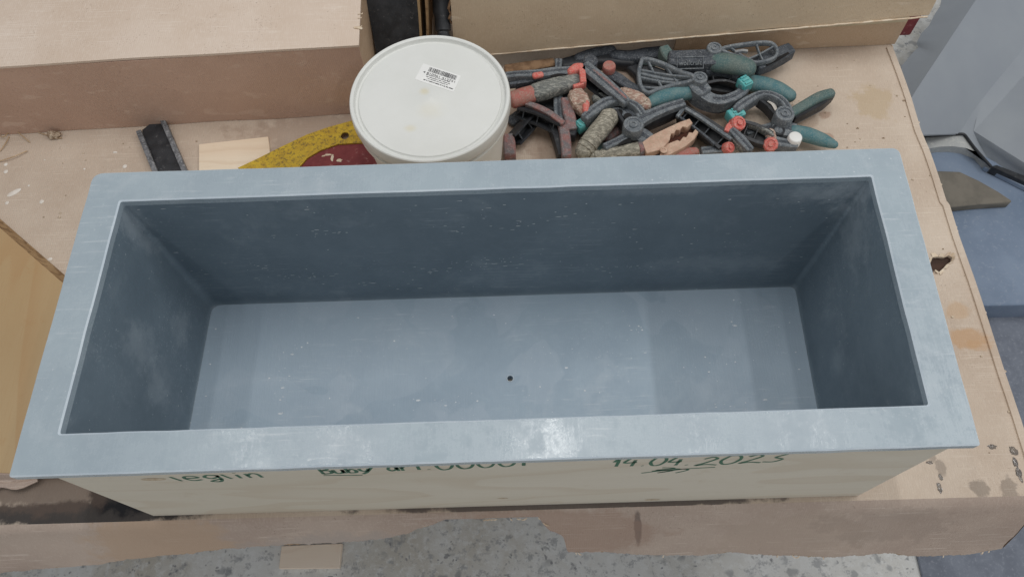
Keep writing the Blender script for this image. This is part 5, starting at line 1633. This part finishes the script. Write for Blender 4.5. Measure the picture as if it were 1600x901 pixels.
# end wall with the dark seal line and pale plate
v, f = prism_geo([(1.0202, 1.0177, -0.545), (1.187, 1.023, -0.545), (1.1951, 1.0165, -0.545), (1.238, 0.9164, -0.545), (1.2192, 0.9627, -0.545), (1.1882, 0.9801, -0.545), (1.1572, 0.9865, -0.545), (1.1277, 0.9867, -0.545), (1.102, 0.9827, -0.545), (1.0754, 0.9748, -0.545), (1.0037, 0.9497, -0.545)], FZ + .002, -.545)
solid('pale_plate', v, f, M['shell_pale'], sh, 0)
sweep('rubber_seal', [(1.058, 1.0172, -0.541), (1.0929, 1.0178, -0.541), (1.1345, 1.0191, -0.541), (1.1845, 1.021, -0.541), (1.1951, 1.0175, -0.541), (1.1998, 1.005, -0.541), (1.2101, 0.9722, -0.541), (1.2331, 0.9177, -0.541)], .007, .008, M['black'], sh, 'round', 4)
for (xx, yy) in ((1.40, 1.30), (1.62, 1.35)):
    box('support_foot', (xx - .05, yy - .05, FZ), (xx + .05, yy + .05, -.560), M['shell'], sh, .004)

bl = thing('blue_grey_panel', (1.2, .75, FZ), 'smooth blue-grey moulded panel with a curved back edge, low on the floor at right', 'panel')
bpl = [(1.0912, 0.9925, -0.57), (1.1185, 1.0016, -0.57), (1.1446, 1.0056, -0.57), (1.1745, 1.0054, -0.57), (1.206, 0.9989, -0.57), (1.2378, 0.9823, -0.57), (1.2719, 0.9525, -0.57), (1.3069, 0.9113, -0.57), (1.3713, 0.835, -0.57), (1.3966, 0.634, -0.57), (1.3647, 0.5434, -0.57), (1.0667, 0.5472, -0.57), (0.9766, 0.547, -0.57), (0.9501, 0.6855, -0.57), (1.0136, 0.9471, -0.57)]
v, f = prism_geo(bpl, FZ + .002, -.570)
solid('panel_body', v, f, M['blue'], bl, .006, 3)
lathe('screw_knob', [(1.15, 1.0019, -0.5695)][0], [(.014, 0), (.013, .004), (.006, .006), (.0004, .006)], M['black'], bl, seg=16)
gb = thing('grey_board', (1.12, .8, -.570), 'flat weathered grey-brown board lying on the blue-grey panel', 'board')
v, f = prism_geo([(1.0572, 0.9042, -0.545), (1.1044, 0.912, -0.545), (1.155, 0.908, -0.545), (1.195, 0.8792, -0.545), (1.2327, 0.8452, -0.545), (1.2576, 0.8178, -0.545), (1.2543, 0.8123, -0.545), (1.1748, 0.8098, -0.545), (1.0944, 0.8036, -0.545), (1.031, 0.8024, -0.545)], -.5695, -.545)
solid('board_slab', v, f, M['board_grey'], gb, .002, 1)
br = thing('black_rail', (1.3, .9, -.570), 'black rail with grey edge lying on the blue-grey panel at the right edge', 'rail')
v, f = prism_geo([(1.2354, 0.9184, -0.545), (1.2493, 0.9218, -0.545), (1.3629, 0.8552, -0.545), (1.3549, 0.8308, -0.545)], -.5695, -.540)
solid('rail_body', v, f, M['black'], br, .002, 1)
v, f = prism_geo([(1.2249, 0.9274, -0.56), (1.2447, 0.9286, -0.56), (1.3663, 0.8383, -0.56), (1.3608, 0.8214, -0.56)], -.5695, -.554)
solid('rail_edge', v, f, M['blue'], br, .002, 1)

mt = thing('floor_mat', (1.3, .3, FZ), 'dark speckled mat on the floor in front of the blue-grey panel', 'mat')
v, f = prism_geo([(.86, -.3), (2.4, -.3), (2.4, .60), (.86, .60)], FZ + .001, FZ + .008)
solid('mat_sheet', v, f, M['mat'], mt, .002, 1)
